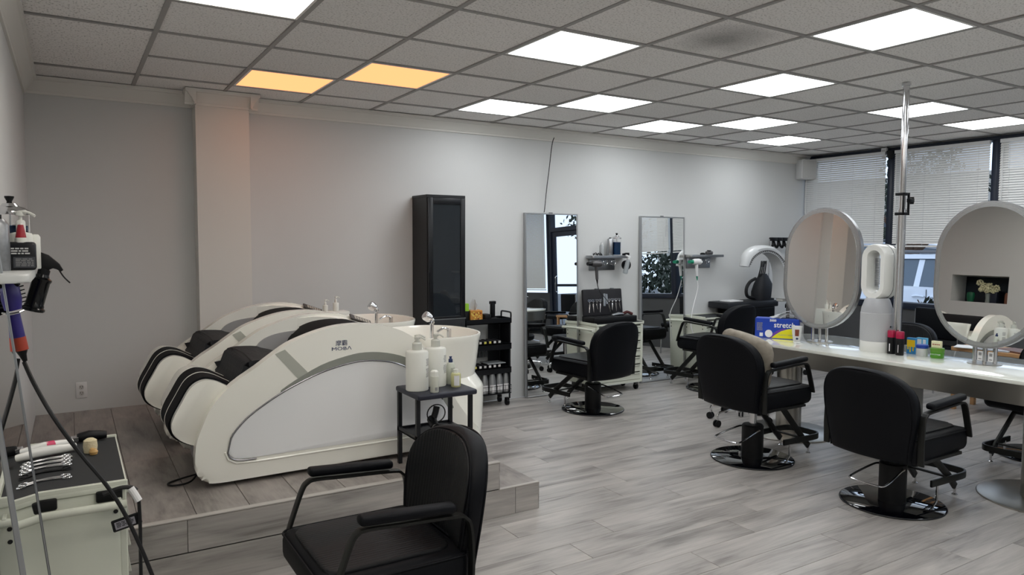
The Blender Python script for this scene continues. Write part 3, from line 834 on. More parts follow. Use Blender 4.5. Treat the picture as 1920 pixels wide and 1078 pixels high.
    # arm frames
    for sy in (-1, 1):
        y = sy * .292
        bm = NB()
        pts = [(-.235, y, .34), (-.240, y, .47), (-.232, y, .585), (-.212, y, .622), (-.17, y, .636), (.05, y, .650), (.155, y, .657), (.19, y, .648), (.213, y, .615), (.258, y, .49), (.272, y, .44)]
        pts = [(a, b, c + L) for a, b, c in pts]
        tube(bm, smooth_pts(pts, 4), 1, flat=(.0062, .018), up=V((0, 1, 0)))
        box(bm, -.2, .2, min(y, y - sy * .04), max(y, y - sy * .04), .345 + L, .362 + L)
        fr = ob('arm_frame', bm, M_vinylg, t, ang=50)
        bm = NB(); box(bm, -.17, .185, y - .026, y + .026, 0, .036, .014, 3)
        for v in bm.verts: v.co.z += .650 + L + .022 * (v.co.x + .17) / .355
        ob('arm_pad', bm, M_vinyl, fr, ang=60)
    # footrest : two struts, U-shaped loop, small feet
    bm = NB()
    lp = [(.17, -.14), (.34, -.145), (.52, -.15), (.585, -.12), (.60, -.06), (.60, .06), (.585, .12), (.52, .15), (.34, .145), (.17, .14)]
    tube(bm, [(p.x, p.y, .125) for p in smooth_pts([(a, b, 0) for a, b in lp], 4)], 1, flat=(.007, .021))
    tube(bm, [(.40, -.13, .125), (.40, .13, .125)], 1, flat=(.012, .006))
    fr = ob('footrest_loop', bm, M_vinylg, t, ang=50)
    for sy in (-1, 1):
        y = sy * .125
        bm = NB(); tube(bm, [(.13, y, .34 + L), (.40, y, .13), (.475, y, .055)], 1, flat=(.022, .009), up=V((0, 1, 0)))
        ob('footrest_strut', bm, M_vinylg, fr, ang=50)
    for x, y, z in ((.475, -.125, .06), (.475, .125, .06), (.24, -.14, .12), (.24, .14, .12)):
        bm = NB(); cyl(bm, (x, y, .012), (x, y, z), .008, n=10); lathe(bm, [(.017, 0), (.017, .005), (.006, .012), (.001, .013)], (x, y, 0), 12)
        ob('levelling_foot', bm, M_chrome, fr)
    return t
G1 = 'black hydraulic styling chairs'
chair = make_chair()
chair['label'] = 'black styling chair with round base nearest the right table end, seen from behind'
chair['group'] = G1
chair.location = (4.235, 2.45, 0)
chH = make_chair(.075)
chH['label'] = 'black styling chair holding a beige pillow, seen from behind at the table'; chH['group'] = G1
chH.location = (4.225, 3.50, 0)
dup(chair, (4.18, 5.33, 0), math.radians(97), 'black styling chair in front of the left leaning mirror and the tool case cart', G1)
dup(chH, (5.90, 5.42, 0), math.radians(97), 'black styling chair before the right leaning mirror, half hidden by the pillow chair', G1)
chL = make_chair(-.03); chL['label'] = 'black styling chair in the foreground, cut by the bottom edge'; chL['group'] = G1
chL.location = (.97, 2.53, 0); chL.rotation_euler = (0, 0, PI)
dup(chair, (6.13, 2.43, 0), PI, 'black styling chair on the window side of the table, behind the steel leg', G1)
dup(chair, (6.15, 3.65, 0), PI, 'black styling chair on the window side, hidden behind the left oval mirror', G1)
# pillow
bm = NB(); bmesh.ops.create_uvsphere(bm, u_segments=28, v_segments=18, radius=1)
for v in bm.verts:
    x, y, z = v.co
    f = lambda a: math.copysign(abs(a) ** .42, a)
    r = max(abs(y), abs(z))
    v.co = V((x * .052 * (1 - .45 * (y * y * z * z) ** .5) + .004 * math.sin(14 * y + 9 * z), f(y) * .20, f(z) * .20))
xf(bm, bm.verts, Matrix.Translation((4.05, 3.43, .762)) @ Matrix.Rotation(-.30, 4, 'Y') @ Matrix.Rotation(.30, 4, 'X') @ Matrix.Rotation(.15, 4, 'Z'))
tag(ob('throw_pillow', bm, mat('linen_beige', '#9b9488', .9, noise=(30, .12), bump=(300, .2)), ang=80), 'beige linen pillow leaning in the table chair', 'pillow')

# ================================================================== STATION TABLE
TZ = .78
TCX, TY0, TY1, THW = 5.15, 1.62, 4.17, .455
def stadium(hw, y0, y1, n=14, k=.8):
    """long oval outline: rounded ends flattened by k"""
    r = hw * k; out = []
    for cy, s in ((y1 - r, 1), (y0 + r, -1)):
        for i in range(n + 1):
            a = PI * i / n if s > 0 else PI + PI * i / n
            out.append((TCX + hw * math.cos(a), cy + r * math.sin(a)))
    return out
t = thing('styling_table', 'long oval white-topped table with brushed steel apron and columns', 'table', (0, 0, 0))
bm = NB(); prism(bm, stadium(THW, TY0, TY1), 'z', TZ - .022, TZ, .004, 2); ob('tabletop', bm, M_pastew, t)
bm = NB(); o1 = stadium(THW - .012, TY0 + .012, TY1 - .012); o2 = stadium(THW - .03, TY0 + .03, TY1 - .03)
loft(bm, [[V((a, b, TZ - .145)), V((a, b, TZ - .022)), V((c, d, TZ - .022)), V((c, d, TZ - .145))] for (a, b), (c, d) in zip(o1, o2)], closed=True)
ob('apron', bm, M_steel, t)
for (x, y) in ((5.10, 1.98), (5.10, 3.86)):
    bm = NB(); lathe(bm, [(.365, 0), (.367, .003), (.367, .008), (.36, .011), (.001, .012)], (x, y, 0), 56); bp = ob('foot_disc', bm, M_steel, t)
    bm = NB(); cyl(bm, (x, y, .01), (x, y, TZ - .022), .1 if y > 3 else .135, n=40); ob('column', bm, M_steel, bp)
bm = NB(); box(bm, 5.0, 5.30, 2.86, 3.2, .01, TZ - .03, .006); ob('cable_duct', bm, mat('duct_grey', '#9c9a96', .45), t)
# the pole and its clamp
t = thing('ceiling_pole', 'chrome tension pole rising from the table to the ceiling, with black clamp', 'pole', (5.1, 2.96, 0))
px, py = 0, 0
bm = NB(); cyl(bm, (0, 0, 1.80), (0, 0, ZC - .004), .022, n=28); ob('pole', bm, M_chrome, t)
bm = NB(); cyl(bm, (0, 0, TZ), (0, 0, 1.82), .030, n=28); ob('lower_tube', bm, M_chrome, t)
bm = NB(); cyl(bm, (0, 0, ZC - .02), (0, 0, ZC - .003), .03); ob('ceiling_flange', bm, M_chrome, t)
bm = NB(); cyl(bm, (0, 0, TZ), (0, 0, TZ + .008), .028); ob('table_flange', bm, M_chrome, t)
bm = NB(); box(bm, -.034, .034, -.034, .034, 1.78, 1.80, .003); box(bm, -.034, .034, -.034, .034, 1.92, 1.94, .003); box(bm, -.034, -.026, -.034, -.022, 1.78, 1.94, .003); box(bm, .024, .034, -.038, -.022, 1.78, 1.94, .003); box(bm, .02, .08, -.045, -.02, 1.87, 1.90, .004); cyl(bm, (.07, -.03, 1.86), (.07, -.03, 1.91), .014)
ob('clamp', bm, M_black, t)

# oval mirrors
def oval(hw, hh, k=8, p=1.0):
    out = []
    st = hh - hw * 1.05
    for s in (1, -1):
        for i in range(20 + 1):
            a = PI * i / 20 + (0 if s > 0 else PI)
            out.append((hw * math.cos(a), s * st * .93 + (hh - st * .93) * math.sin(a)))
    return out
def oval_mirror(y, label, tilt, yaw):
    t = thing('oval_mirror', label, 'mirror', (5.18, y, TZ), yaw, 'oval double-sided table mirrors')
    C = .105 + .488
    M = Matrix.Translation((0, 0, C)) @ Matrix.Rotation(tilt, 4, 'Y')   # faces -X, tips slightly upwards
    hw, hh = .338, .488
    bm = NB(); prism(bm, oval(hw, hh), 'x', -.02, .02, .007, 3); xf(bm, bm.verts, M @ Matrix.Rotation(0, 4, 'Z')); ob('frame', bm, M_alu, t, ang=40)
    bm = NB(); prism(bm, oval(hw - .012, hh - .012), 'x', -.0225, -.0205); xf(bm, bm.verts, M); fr = ob('frosted_border', bm, mat('mirror_border_grey', '#b9bcbd', .25, metal=.8), t)
    # mirror face with light band
    bm = NB(); prism(bm, oval(hw - .038, hh - .038), 'x', -.0245, -.0222); xf(bm, bm.verts, M); ob('mirror_glass', bm, M_mirror, t)
    bm = NB(); prism(bm, oval(hw - .03, hh - .03), 'x', .0205, .023); xf(bm, bm.verts, M); ob('rear_mirror_glass', bm, M_mirror, t)
    for s in (-1, 1):
        bm = NB()
        o = oval(hw - .03, hh - .03)
        n = len(o)
        seg = [p for p in o if p[1] < -.33 and (p[0] * s > .05)]
        seg.sort(key=lambda p: p[0] * s)
        tube(bm, [(-.0245, p[0], p[1]) for p in seg], 1, flat=(.0105, .001), up=V((1, 0, 0)))
        xf(bm, bm.verts, M); ob('lamp_strip', bm, M_frost, t)
    bm = NB()
    lathe(bm, [(.10, 0), (.10, .004), (.001, .005)], n=32)
    ob('stand_plate', bm, M_steel, t)
    bm = NB()
    for d in (-.062, 0, .062): cyl(bm, (0, d, .004), (0, d, .13 + .03 * (1 if d else 0)), .0135, n=16)
    ob('stand_post', bm, M_chrome, t)
    return t
oval_mirror(3.645, 'left oval mirror on the table, reflecting the pillar', .045, .028)
om = oval_mirror(2.405, 'right oval mirror on the table, reflecting the flower niche, cut by the right edge', .045, .018)
bm = NB()
for y in (-.045, .02): box(bm, -.0625 + .045, -.061 + .045, y - .014, y + .018, .02, .085)
bm2 = bm; o = ob('sticker', bm2, M_paper, om)
bm = NB()
for y in (-.045, .02): box(bm, -.019, -.0178, y - .008, y + .01, .055, .075); box(bm, -.019, -.0178, y - .008, y + .01, .03, .036)
ob('sticker_print', bm, M_inkg, om)

# air purifier fan
t = thing('air_purifier', 'tall white bladeless fan purifier with oval loop head on the table', 'fan', (5.095, 3.115, TZ), -.12)
bm = NB(); lathe(bm, [(.108, 0), (.11, .004), (.11, .075), (.108, .078)], n=48); ob('base', bm, M_white, t)
bm = NB(); lathe(bm, [(.109, .078), (.111, .08), (.111, .285), (.109, .287)], n=48); fl = ob('filter_shroud', bm, mat('purifier_mesh', '#bdbec0', .5, bump=(900, .3)), t)
bm = NB()
for k in range(30):
    for a in range(64):
        an = 2 * PI * a / 64
        if math.cos(an + 1.2) > .2 or True:
            if (a + k) % 2 == 0:
                c, s = math.cos(an), math.sin(an)
                z = .086 + k * .0066
                p = [V((c * .1116 - s * d, s * .1116 + c * d, z + e)) for d, e in ((-.0018, 0), (0, -.0016), (.0018, 0), (0, .0016))]
                bm.faces.new([bm.verts.new(q) for q in p])
pf = ob('perforation', bm, mat('purifier_hole', '#9d9ea2', .6), fl); pf['kind'] = 'stuff'
bm = NB(); lathe(bm, [(.109, .287), (.105, .32), (.085, .38), (.075, .395), (.001, .396)], n=48); ob('neck', bm, mat('purifier_silver', '#acadb0', .35), t)
bm = NB()
def stad2(hw, hh, n=12):
    out = []
    for s in (1, -1):
        for i in range(n + 1):
            a = PI * i / n + (0 if s > 0 else PI)
            out.append((hw * math.cos(a), s * (hh - hw) + hw * math.sin(a)))
    return out
oo, ii = stad2(.103, .205), stad2(.046, .148)
rings = []
for (a, b), (c, d) in zip(oo, ii):
    rings.append([V((-.062, a * .93, b * .965)), V((-.05, a, b)), V((.075, a, b)), V((.085, a * .97, b * .985)), V((.085, c * 1.3, d * 1.08)), V((.05, c * 1.08, d * 1.03)), V((-.02, c, d)), V((-.055, c * 1.22, d * 1.07))])
loft(bm, rings, closed=True); xf(bm, bm.verts, Matrix.Translation((0, 0, .588)))
ob('loop_head', bm, M_white, t, ang=50)
bm = NB(); tube(bm, [(.032, a * 1.003, b * 1.002 + .588) for a, b in oo], .0016, 5, True); ob('seam_line', bm, M_inkk, t)
bm = NB(); prism(bm, [(-.04, .385), (.04, .385), (.05, .40), (.03, .41), (-.03, .41)], 'x', -.04, .06); ob('head_socket', bm, MATS['purifier_silver'], t)
bm = NB()
for k in range(17): box(bm, .02, .06, -.046, .046, .478 + k * .013, .4802 + k * .013)
ob('air_slats', bm, MATS['purifier_silver'], t)
bm = NB(); tube(bm, [(.111 * math.cos(a), .111 * math.sin(a), .19) for a in (-1.12, -1.06, -1.0)], .006, 6); xf(bm, bm.verts, Matrix.Rotation(-.45, 4, 'Z')); ob('power_button', bm, M_black, t)

# wrap box with printed sides, papers and cup
bx = thing('wrap_box', 'blue and yellow carton of stretch wrap at the left end of the table', 'box', (5.075, 3.975, TZ), -1.0)
w, d, h = .345, .13, .165
bm = NB(); box(bm, -w / 2, w / 2, -d / 2, d / 2, 0, h, .002, 1); ob('carton', bm, mat('carton_blue', '#1b3fa6', .4), bx)
bm = NB(); yl = [(-.04, .003), (-.01, .03), (.035, .062), (.09, .082), (w / 2 - .001, .092), (w / 2 - .001, .003)]
prism(bm, yl, 'y', -d / 2 - .0008, -d / 2 - .0002); ob('yellow_panel', bm, mat('carton_yellow', '#e3dc1e', .4), bx)
bm = NB(); pl = [(-.04, .003), (-.01, .03), (.035, .062), (.09, .082), (.05, .085), (.0, .062), (-.05, .025), (-.06, .003)]
prism(bm, pl, 'y', -d / 2 - .0006, -d / 2 - .0002); ob('violet_swoosh', bm, mat('carton_violet', '#6a3fa0', .4), bx)
ob('lettering', text_bm('stretch', .062, face_my(.062, -d / 2 - .001, .112), .0004, .95, bold=.0008), M_paper, bx)
ob('lettering', text_bm('5000', .026, face_my(-.03, -d / 2 - .001, .148), .0004, 1.0, bold=.0008), M_paper, bx)
ob('lettering', text_bm('PLASTIC WRAP', .018, face_my(.075, -d / 2 - .001, .03), .0004, 1.0), M_inkg, bx)
bm = NB(); prism(bm, [(-.062 + .03 * math.cos(a), .038 + .032 * math.sin(a)) for a in [PI * 2 * i / 16 for i in range(16)]], 'y', -d / 2 - .0012, -d / 2 - .0006); box(bm, -.135, -.108, -d / 2 - .001, -d / 2 - .0004, .012, .042); ob('white_badge', bm, M_paper, bx)
small_print('fine_print', bx, face_my(-.135, -d / 2 - .0004, .095), .045, .07, 8, M_inkg)
pp = NB()
for k, (a, x, y, z) in enumerate(((.2, 0, 0, .152), (.5, .03, .01, .155), (-.1, .05, 0, .159))):
    n = 8; rows = []
    for i in range(n + 1):
        u = i / n
        rows.append([V((-.10 + .2 * u, -.07 + .14 * j / 4, z + .014 + .040 * math.sin(PI * u) * (1 - .3 * j / 4) * (k + 1) / 2)) for j in range(5)])
    vv = [[pp.verts.new(Matrix.Rotation(a, 4, 'Z') @ p + V((x, y, 0))) for p in r] for r in rows]
    for i in range(n):
        for j in range(4): pp.faces.new((vv[i][j], vv[i + 1][j], vv[i + 1][j + 1], vv[i][j + 1]))
bmesh.ops.solidify(pp, geom=list(pp.faces), thickness=.0006)
xf(pp, pp.verts, Matrix.Translation((5.13, 3.96, TZ)) @ Matrix.Rotation(-.9, 4, 'Z'))
po = ob('crumpled_leaflet', pp, mat('leaflet_paper', '#dfe0e2', .7, noise=(60, .12)), ang=80); tag(po, 'crumpled printed leaflets lying on top of the blue carton', 'paper')
t = thing('paper_cup', 'white printed paper cup in front of the blue carton', 'cup', (5.05, 3.765, TZ))
bm = NB(); lathe(bm, [(.026, .0), (.029, .004), (.041, .115), (.043, .118), (.041, .119), (.028, .01), (.001, .009)], n=32); ob('cup_body', bm, M_paper, t)
bm = NB(); rg = lambda r, z, a0, a1, n=8: [V((r * math.cos(a0 + (a1 - a0) * i / n), r * math.sin(a0 + (a1 - a0) * i / n), z)) for i in range(n + 1)]
for a0, a1, z0, z1 in ((-2.9, -2.0, .04, .095),):
    A = [bm.verts.new(p) for p in rg(.0335, z0, a0, a1)]; B_ = [bm.verts.new(p) for p in rg(.0392, z1, a0, a1)]
    for i in range(8): bm.faces.new((A[i], A[i + 1], B_[i + 1], B_[i]))
ob('brown_print', bm, mat('cup_brown', '#7a3f2c', .6), t)
bm = NB(); A = [bm.verts.new(p) for p in rg(.0303, .012, -2.7, -2.1)]; B_ = [bm.verts.new(p) for p in rg(.032, .028, -2.7, -2.1)]
for i in range(8): bm.faces.new((A[i], A[i + 1], B_[i + 1], B_[i]))
ob('blue_print', bm, M_ink, t)

def bottle(name, label, cat, loc, prof, m, cap=None, capm=None, group=None, lab=None, labm=None, n=24, rz=0, z0=0):
    t = thing(name, label, cat, loc, rz, group)
    bm = NB(); lathe(bm, prof, n=n); ob('body', bm, m, t)
    if cap:
        bm = NB(); lathe(bm, cap, n=n); ob('cap', bm, capm or M_black, t)
    if lab:
        r, a0, a1, za, zb = lab[:5]
        bm = NB(); k = 8
        A = [bm.verts.new((r * math.cos(a0 + (a1 - a0) * i / k), r * math.sin(a0 + (a1 - a0) * i / k), za)) for i in range(k + 1)]
        B_ = [bm.verts.new((r * math.cos(a0 + (a1 - a0) * i / k), r * math.sin(a0 + (a1 - a0) * i / k), zb)) for i in range(k + 1)]
        for i in range(k): bm.faces.new((A[i], A[i + 1], B_[i + 1], B_[i]))
        ob('label_print', bm, labm or M_inkg, t)
    return t
M_crim = mat('cap_crimson', '#a3123f', .35)
for k, (y, lb) in enumerate(((2.975, 'left black spray can with crimson cap on the table by the pole'), (2.905, 'right black spray can with crimson cap beside its twin on the table'))):
    bottle('spray_can', lb, 'spray can', (5.065 + (y - 3.0) * .2, y, TZ), [(.026, 0), (.027, .003), (.027, .115), (.025, .12)], M_black, [(.0275, .12), (.0275, .165), (.024, .17), (.001, .17)], M_crim, 'crimson-capped spray cans', (.0272, -3.2 + (0 if k == 0 else .1), -2.95, .02, .075), M_paper)
def carton(label, loc, rz, w, d, h, m, m2, deco):
    t = thing('small_carton', label, 'box', loc, rz)
    bm = NB(); box(bm, -w / 2, w / 2, -d / 2, d / 2, 0, h, .0015, 1); ob('carton', bm, m, t)
    bm = NB()
    for a, b, c, e in deco: box(bm, -d / 2 * 0 - w / 2 - .0008, -w / 2 - .0002, a, b, c, e)
    ob('printed_panel', bm, m2, t); return t
carton('small yellow and blue carton behind the blue-lidded jar', (5.20, 2.905, TZ), 0.1, .03, .06, .115, mat('carton_sky', '#2f84bd', .4), mat('carton_sun', '#eec51f', .4), [(-.028, .028, .05, .10), (-.02, -.012, .02, .05), (.0, .008, .01, .05), (.015, .024, .03, .05)])
carton('small blue and white carton at the rear, right of the yellow one', (5.30, 2.885, TZ), 0.1, .03, .07, .11, mat('carton_ice', '#58a9d2', .4), M_paper, [(-.03, -.01, .02, .1), (.0, .03, .06, .1)])
bottle('clear_jar', 'small clear jar with a blue screw lid on the table', 'jar', (5.145, 2.80, TZ), [(.036, 0), (.038, .004), (.038, .055), (.034, .06)], mat('jar_plastic', '#c9cccb', .25), [(.04, .058), (.041, .06), (.041, .078), (.037, .082), (.001, .082)], mat('lid_blue', '#1d3f9c', .35))
bottle('gel_jar', 'squat green gel jar on the table, right of the blue-lidded jar', 'jar', (5.155, 2.70, TZ), [(.040, 0), (.043, .006), (.043, .042)], mat('gel_green', '#4f9422', .25), [(.044, .042), (.045, .045), (.045, .066), (.042, .07), (.001, .07)], mat('gel_green_lid', '#5a8f2c', .3))
gl = ob('lettering', text_bm('ECO STYLER', .012, face_dir(5.1105, 2.69, TZ + .028, -PI / 2 + .15), .0004), M_paper); 
for q in bpy.data.objects:
    if q.name.startswith('gel_jar'): gl.parent = q; gl.matrix_parent_inverse = Matrix.Translation(q.location).inverted()
t = thing('tag_box', 'tiny cream printed box standing on the green gel jar', 'box', (5.155, 2.705, TZ + .07), .1)
bm = NB(); box(bm, -.012, .012, -.032, .032, 0, .048, .002, 1); ob('carton', bm, mat('cream_card', '#e8e3bd', .5), t)
small_print('red_print', t, face_dir(-.0124, 0, .024, -PI / 2), .05, .012, 1, mat('red_ink', '#a0483a', .5))

# ================================================================== TALL LEANING MIRRORS
def leaning_mirror(label, hinge, w, h, lean, rz, b=.014, dp=.035):
    """local: stands along +X, faces -Y, leans back to +Y"""
    t = thing('leaning_mirror', label, 'mirror', hinge, rz, 'tall leaning wall mirrors')
    M = Matrix.Rotation(-lean, 4, 'X')
    bm = NB()
    box(bm, 0, b, 0, dp, 0, h, .002, 1); box(bm, w - b, w, 0, dp, 0, h, .002, 1)
    box(bm, b, w - b, 0, dp, 0, b, .002, 1); box(bm, b, w - b, 0, dp, h - b, h, .002, 1)
    xf(bm, bm.verts, M); ob('frame', bm, M_alu, t)
    bm = NB(); box(bm, b, w - b, min(.006, dp * .3), min(.010, dp * .6), b, h - b); xf(bm, bm.verts, M); ob('mirror_glass', bm, M_mirror, t)
    bm = NB(); box(bm, b, w - b, dp * .7, dp * .95, b, h - b); xf(bm, bm.verts, M); ob('backing', bm, M_black, t)
    bm = NB(); box(bm, w / 2 - .02, w / 2 + .02, dp * .4, dp, h, h + .008, .002, 1); xf(bm, bm.verts, M); ob('hanger_clip', bm, M_inkk, t)
    return t
ln = math.asin(.052 / 1.87)
leaning_mirror('left tall framed mirror leaning on the back wall, beside the black trolley', (3.888, 6.03, 0.001), .655, 1.868, ln, 0)
leaning_mirror('right tall framed mirror leaning on the back wall, behind the second styling chair', (5.415, 6.03, .001), .68, 1.868, ln, .02)
# mirror on the left wall near the viewer, seen almost edge on
leaning_mirror('tall mirror leaning on the left wall, seen edge-on at the left of the photo', (-.0115, 1.78, .001), .62, 1.87, .0963, PI / 2, .004, .011)

# cable from the ceiling to the left mirror
bm = NB(); tube(bm, smooth_pts([(4.19, 6.02, ZC - .09), (4.192, 6.06, 2.55), (4.175, 6.085, 2.3), (4.15, 6.09, 2.1), (4.125, 6.08, 1.93), (4.115, 6.08, 1.875)]), .0045, 6)
tag(ob('hanging_cable', bm, M_cable), 'thin black cable hanging from the ceiling to the left leaning mirror', 'cable')

# ================================================================== SHELVES
def station_shelf(label, x0, x1, z, loc=(0, YB, 0), rz=0, dep=.13, m=None, group='wall station shelves'):
    t = thing('wall_shelf', label, 'shelf', loc, rz, group)
    m = m or M_alu
    bm = NB(); prism(bm, [(a, b - dep / 2) for a, b in rrect((x0 + x1) / 2, 0, x1 - x0, dep, .03)], 'z', z - .03, z, .004, 2); ob('shelf_board', bm, m, t)
    bm = NB(); box(bm, x0 + .05, x1 - .12, -.012, 0, z - .16, z - .02, .003); ob('back_plate', bm, m, t)
    bm = NB()
    for k in range(3):
        x = x0 + .13 + k * .11
        tube(bm, [(x + .028 * math.cos(a), -.05, z - .075 + .028 * math.sin(a)) for a in [2 * PI * i / 16 for i in range(16)]], .005, 6, True)
        cyl(bm, (x, -.012, z - .1), (x, -.03, z - .1), .006, n=8)
    ob('tool_ring', bm, M_chrome, t)
    return t
station_shelf('steel tool shelf on the back wall between the two leaning mirrors', 4.67, 5.19, 1.435)
station_shelf('steel tool shelf on the back wall right of the right leaning mirror', 6.10, 6.66, 1.435)
def hairdryer(name, label, loc, R, m, m2, mtail=None):
    """local: barrel along -X (nozzle), handle down"""
    t = thing(name, label, 'hair dryer', loc); t.rotation_euler = R
    bm = NB(); lathe(bm, [(.001, -.055), (.032, -.052), (.036, -.035), (.036, .03), (.030, .05), (.024, .055)], (0, 0, 0), 24, Matrix.Rotation(-PI / 2, 4, 'Y')); ob('barrel', bm, m, t)
    bm = NB(); loft(bm, [[V((x, y * s, z * s2)) for y, z in rrect(0, 0, .046, .046, .02, 4)] for x, s, s2 in ((-.052, 1, 1), (-.08, .9, .9), (-.105, 1.25, .75))]); ob('nozzle', bm, m2, t)
    bm = NB(); tube(bm, [(0, 0, -.03), (.004, 0, -.09), (.01, 0, -.165)], [.02, .0175, .015], 16); ob('handle', bm, m, t)
    bm = NB(); tube(bm, [(.01, 0, -.165), (.013, 0, -.19), (.015, 0, -.215)], [.011, .008, .004], 12); ob('cord_grip', bm, mtail or m2, t)
    return t
M_gun = mat('gunmetal_grey', '#5c5b5c', .3, metal=.5)
hairdryer('hair_dryer', 'grey hair dryer hanging from the shelf between the leaning mirrors', (4.70, 5.96, 1.35), (0, 0, -.15), M_gun, M_black)
bm = NB(); tube(bm, smooth_pts([(4.715, 5.96, 1.135), (4.74, 5.95, 1.06), (4.81, 5.92, .97), (4.86, 5.9, .88), (4.88, 5.9, .82)]), .004, 6)
tag(ob('dryer_cord', bm, M_cable), 'black cord running from the grey dryer into the tool case', 'cord')
hairdryer('hair_dryer', 'white hair dryer with green nozzle hanging from the right shelf', (6.16, 5.96, 1.355), (0, 0, -.1), M_whitem, mat('turquoise_green', '#0e8a68', .35), MATS.get('turquoise_green'))
bm = NB(); tube(bm, smooth_pts([(6.175, 5.96, 1.14), (6.17, 5.94, 1.06), (6.12, 5.93, .93), (6.04, 5.9, .76), (6.03, 5.9, .62), (6.07, 5.88, .5), (6.08, 5.87, .42)]), .005, 6)
tag(ob('dryer_cord', bm, M_whitem), 'white cord falling from the white dryer beside the right leaning mirror', 'cord')
# barbicide jars
def jar(name, label, loc, r=.055, h=.17):
    t = thing(name, label, 'jar', loc)
    bm = NB(); lathe(bm, [(r, 0), (r, h * .82), (r * .96, h * .84), (r * .93, h * .82), (r * .93, .006), (.001, .006)], n=32); ob('glass_jar', bm, M_glass, t)
    bm = NB(); lathe(bm, [(r * .9, .008), (r * .9, h * .66), (.001, h * .66)], n=32); ob('blue_liquid', bm, mat('disinfectant_blue', '#0d2c4c', .1), t)
    bm = NB(); lathe(bm, [(r * 1.06, h * .83), (r * 1.08, h * .85), (r * 1.05, h * .88), (r * .75, h * .94), (r * .5, h * .955), (r * .35, h * 1.0), (.001, h * 1.0)], n=32); ob('steel_lid', bm, M_chrome, t)
    bm = NB(); lathe(bm, [(.008, h * .99), (.007, h * 1.03), (.013, h * 1.09), (.013, h * 1.11), (.001, h * 1.115)], n=16); ob('knob', bm, M_black, t)
    bm = NB(); cyl(bm, (0, 0, .02), (0, 0, h * .95), .003, n=6); ob('lift_rod', bm, M_chrome, t)
    return t
jar('disinfectant_jar', 'tall blue disinfectant jar on the shelf between the leaning mirrors', (5.035, 6.04, 1.435), .048, .215)
bottle('steel_canister', 'slim silver canister left of the blue jar on the middle shelf', 'canister', (4.955, 6.05, 1.435), [(.03, 0), (.032, .003), (.032, .17), (.026, .18)], M_alu, [(.014, .18), (.014, .19), (.001, .192)], M_black)
bottle('clear_bottle', 'clear spray bottle standing on the middle wall shelf', 'bottle', (4.83, 6.04, 1.435), [(.022, 0), (.024, .003), (.024, .10), (.012, .12)], mat('clear_plastic', '#d4d8da', .15, trans=.6), [(.013, .12), (.013, .135), (.001, .136)], M_whitem)
bm = NB()
for k in range(7):
    x = 4.69 + k * .018; tube(bm, smooth_pts([(x, 6.0 + .02 * math.sin(k * 2), 1.44), (x + .02, 6.03, 1.455 + .006 * (k % 3)), (x + .045, 6.05, 1.44)]), .0045, 5)
tag(ob('section_clips', bm, M_black), 'heap of black hair clips on the left end of the middle shelf', 'hair clips')
bm = NB()
for k in range(3): box(bm, 5.13 + .02 * k, 5.145 + .02 * k, 6.0, 6.06, 1.435, 1.455 + .004 * k, .003)
tag(ob('section_clips', bm, M_black), 'small black clips at the right end of the middle shelf', 'hair clips')
t = thing('spray_bottle', 'clear spray bottle hooked under the right end of the middle shelf', 'spray bottle', (5.09, 5.96, 1.24)); t.rotation_euler = (0, .28, 0)
bm = NB(); lathe(bm, [(.022, 0), (.026, .004), (.026, .12), (.018, .145), (.012, .155)], n=20); ob('body', bm, mat('clear_plastic_bottle', '#b9bfc2', .15, trans=.5), t)
bm = NB(); box(bm, -.012, .012, -.012, .012, .155, .185, .003); box(bm, -.045, .02, -.01, .01, .18, .20, .004); ob('trigger_head', bm, M_whitem, t)
bm = NB(); cyl(bm, (5.14, 6.02, 1.33), (5.14, 5.98, 1.33), .05, n=28); tag(ob('round_brush', bm, M_black), 'round black brush hanging behind the clear spray bottle', 'brush')
t = thing('hair_clipper', 'black clipper lying on top of the right wall shelf', 'clipper', (6.44, 6.03, 1.435), .1)
bm = NB(); box(bm, -.06, .05, -.022, .022, .0, .04, .014, 3); ob('body', bm, M_gun, t)
bm = NB(); box(bm, -.03, .015, -.016, .016, .038, .052, .005, 2); ob('blade_head', bm, M_black, t)
bm = NB(); lathe(bm, [(.03, 0), (.032, .012), (.02, .022), (.001, .024)], (6.33, 6.03, 1.435)); tag(ob('comb_puck', bm, M_black), 'small black disc brush on the right wall shelf', 'brush')

# ================================================================== DISPLAY CABINET
t = thing('display_cabinet', 'tall narrow black cabinet with glazed upper door', 'cabinet', (2.685, 5.80, 0))
cw, cd, ch = .375, .31, 1.985
bm = NB()
box(bm, 0, .018, 0, cd, .0, ch, .001, 1); box(bm, cw - .018, cw, 0, cd, 0, ch, .001, 1); box(bm, 0, cw, cd - .01, cd, 0, ch)
box(bm, -.004, cw + .004, -.004, cd, ch - .02, ch + .004, .002, 1); box(bm, .018, cw - .018, 0, cd, .03, .05)
box(bm, .018, cw - .018, .0, cd, .86, .88)
ob('carcass', bm, mat('cabinet_black', '#17181c', .45), t)
for k, z in enumerate((1.18, 1.42, 1.66)):
    bm = NB(); box(bm, .018, cw - .018, .03, cd - .01, z, z + .008); ob('glass_shelf', bm, mat('shelf_smoked', '#3c4246', .15), t)
dmat = mat('cabinet_door_black', '#0f1116', .3)
bm = NB(); z0, z1 = .885, ch - .022
box(bm, .004, .052, -.02, -.002, z0, z1, .003, 2); box(bm, cw - .05, cw - .004, -.02, -.002, z0, z1, .003, 2)
box(bm, .052, cw - .05, -.02, -.002, z0, z0 + .022, .003, 2); box(bm, .052, cw - .05, -.02, -.002, z1 - .055, z1, .003, 2)
d1 = ob('door', bm, dmat, t)
bm = NB(); box(bm, .05, cw - .048, -.012, -.009, z0 + .02, z1 - .053); ob('door_glass', bm, mat('smoked_glass', '#30363c', .02, trans=.35, spec=.8), d1)
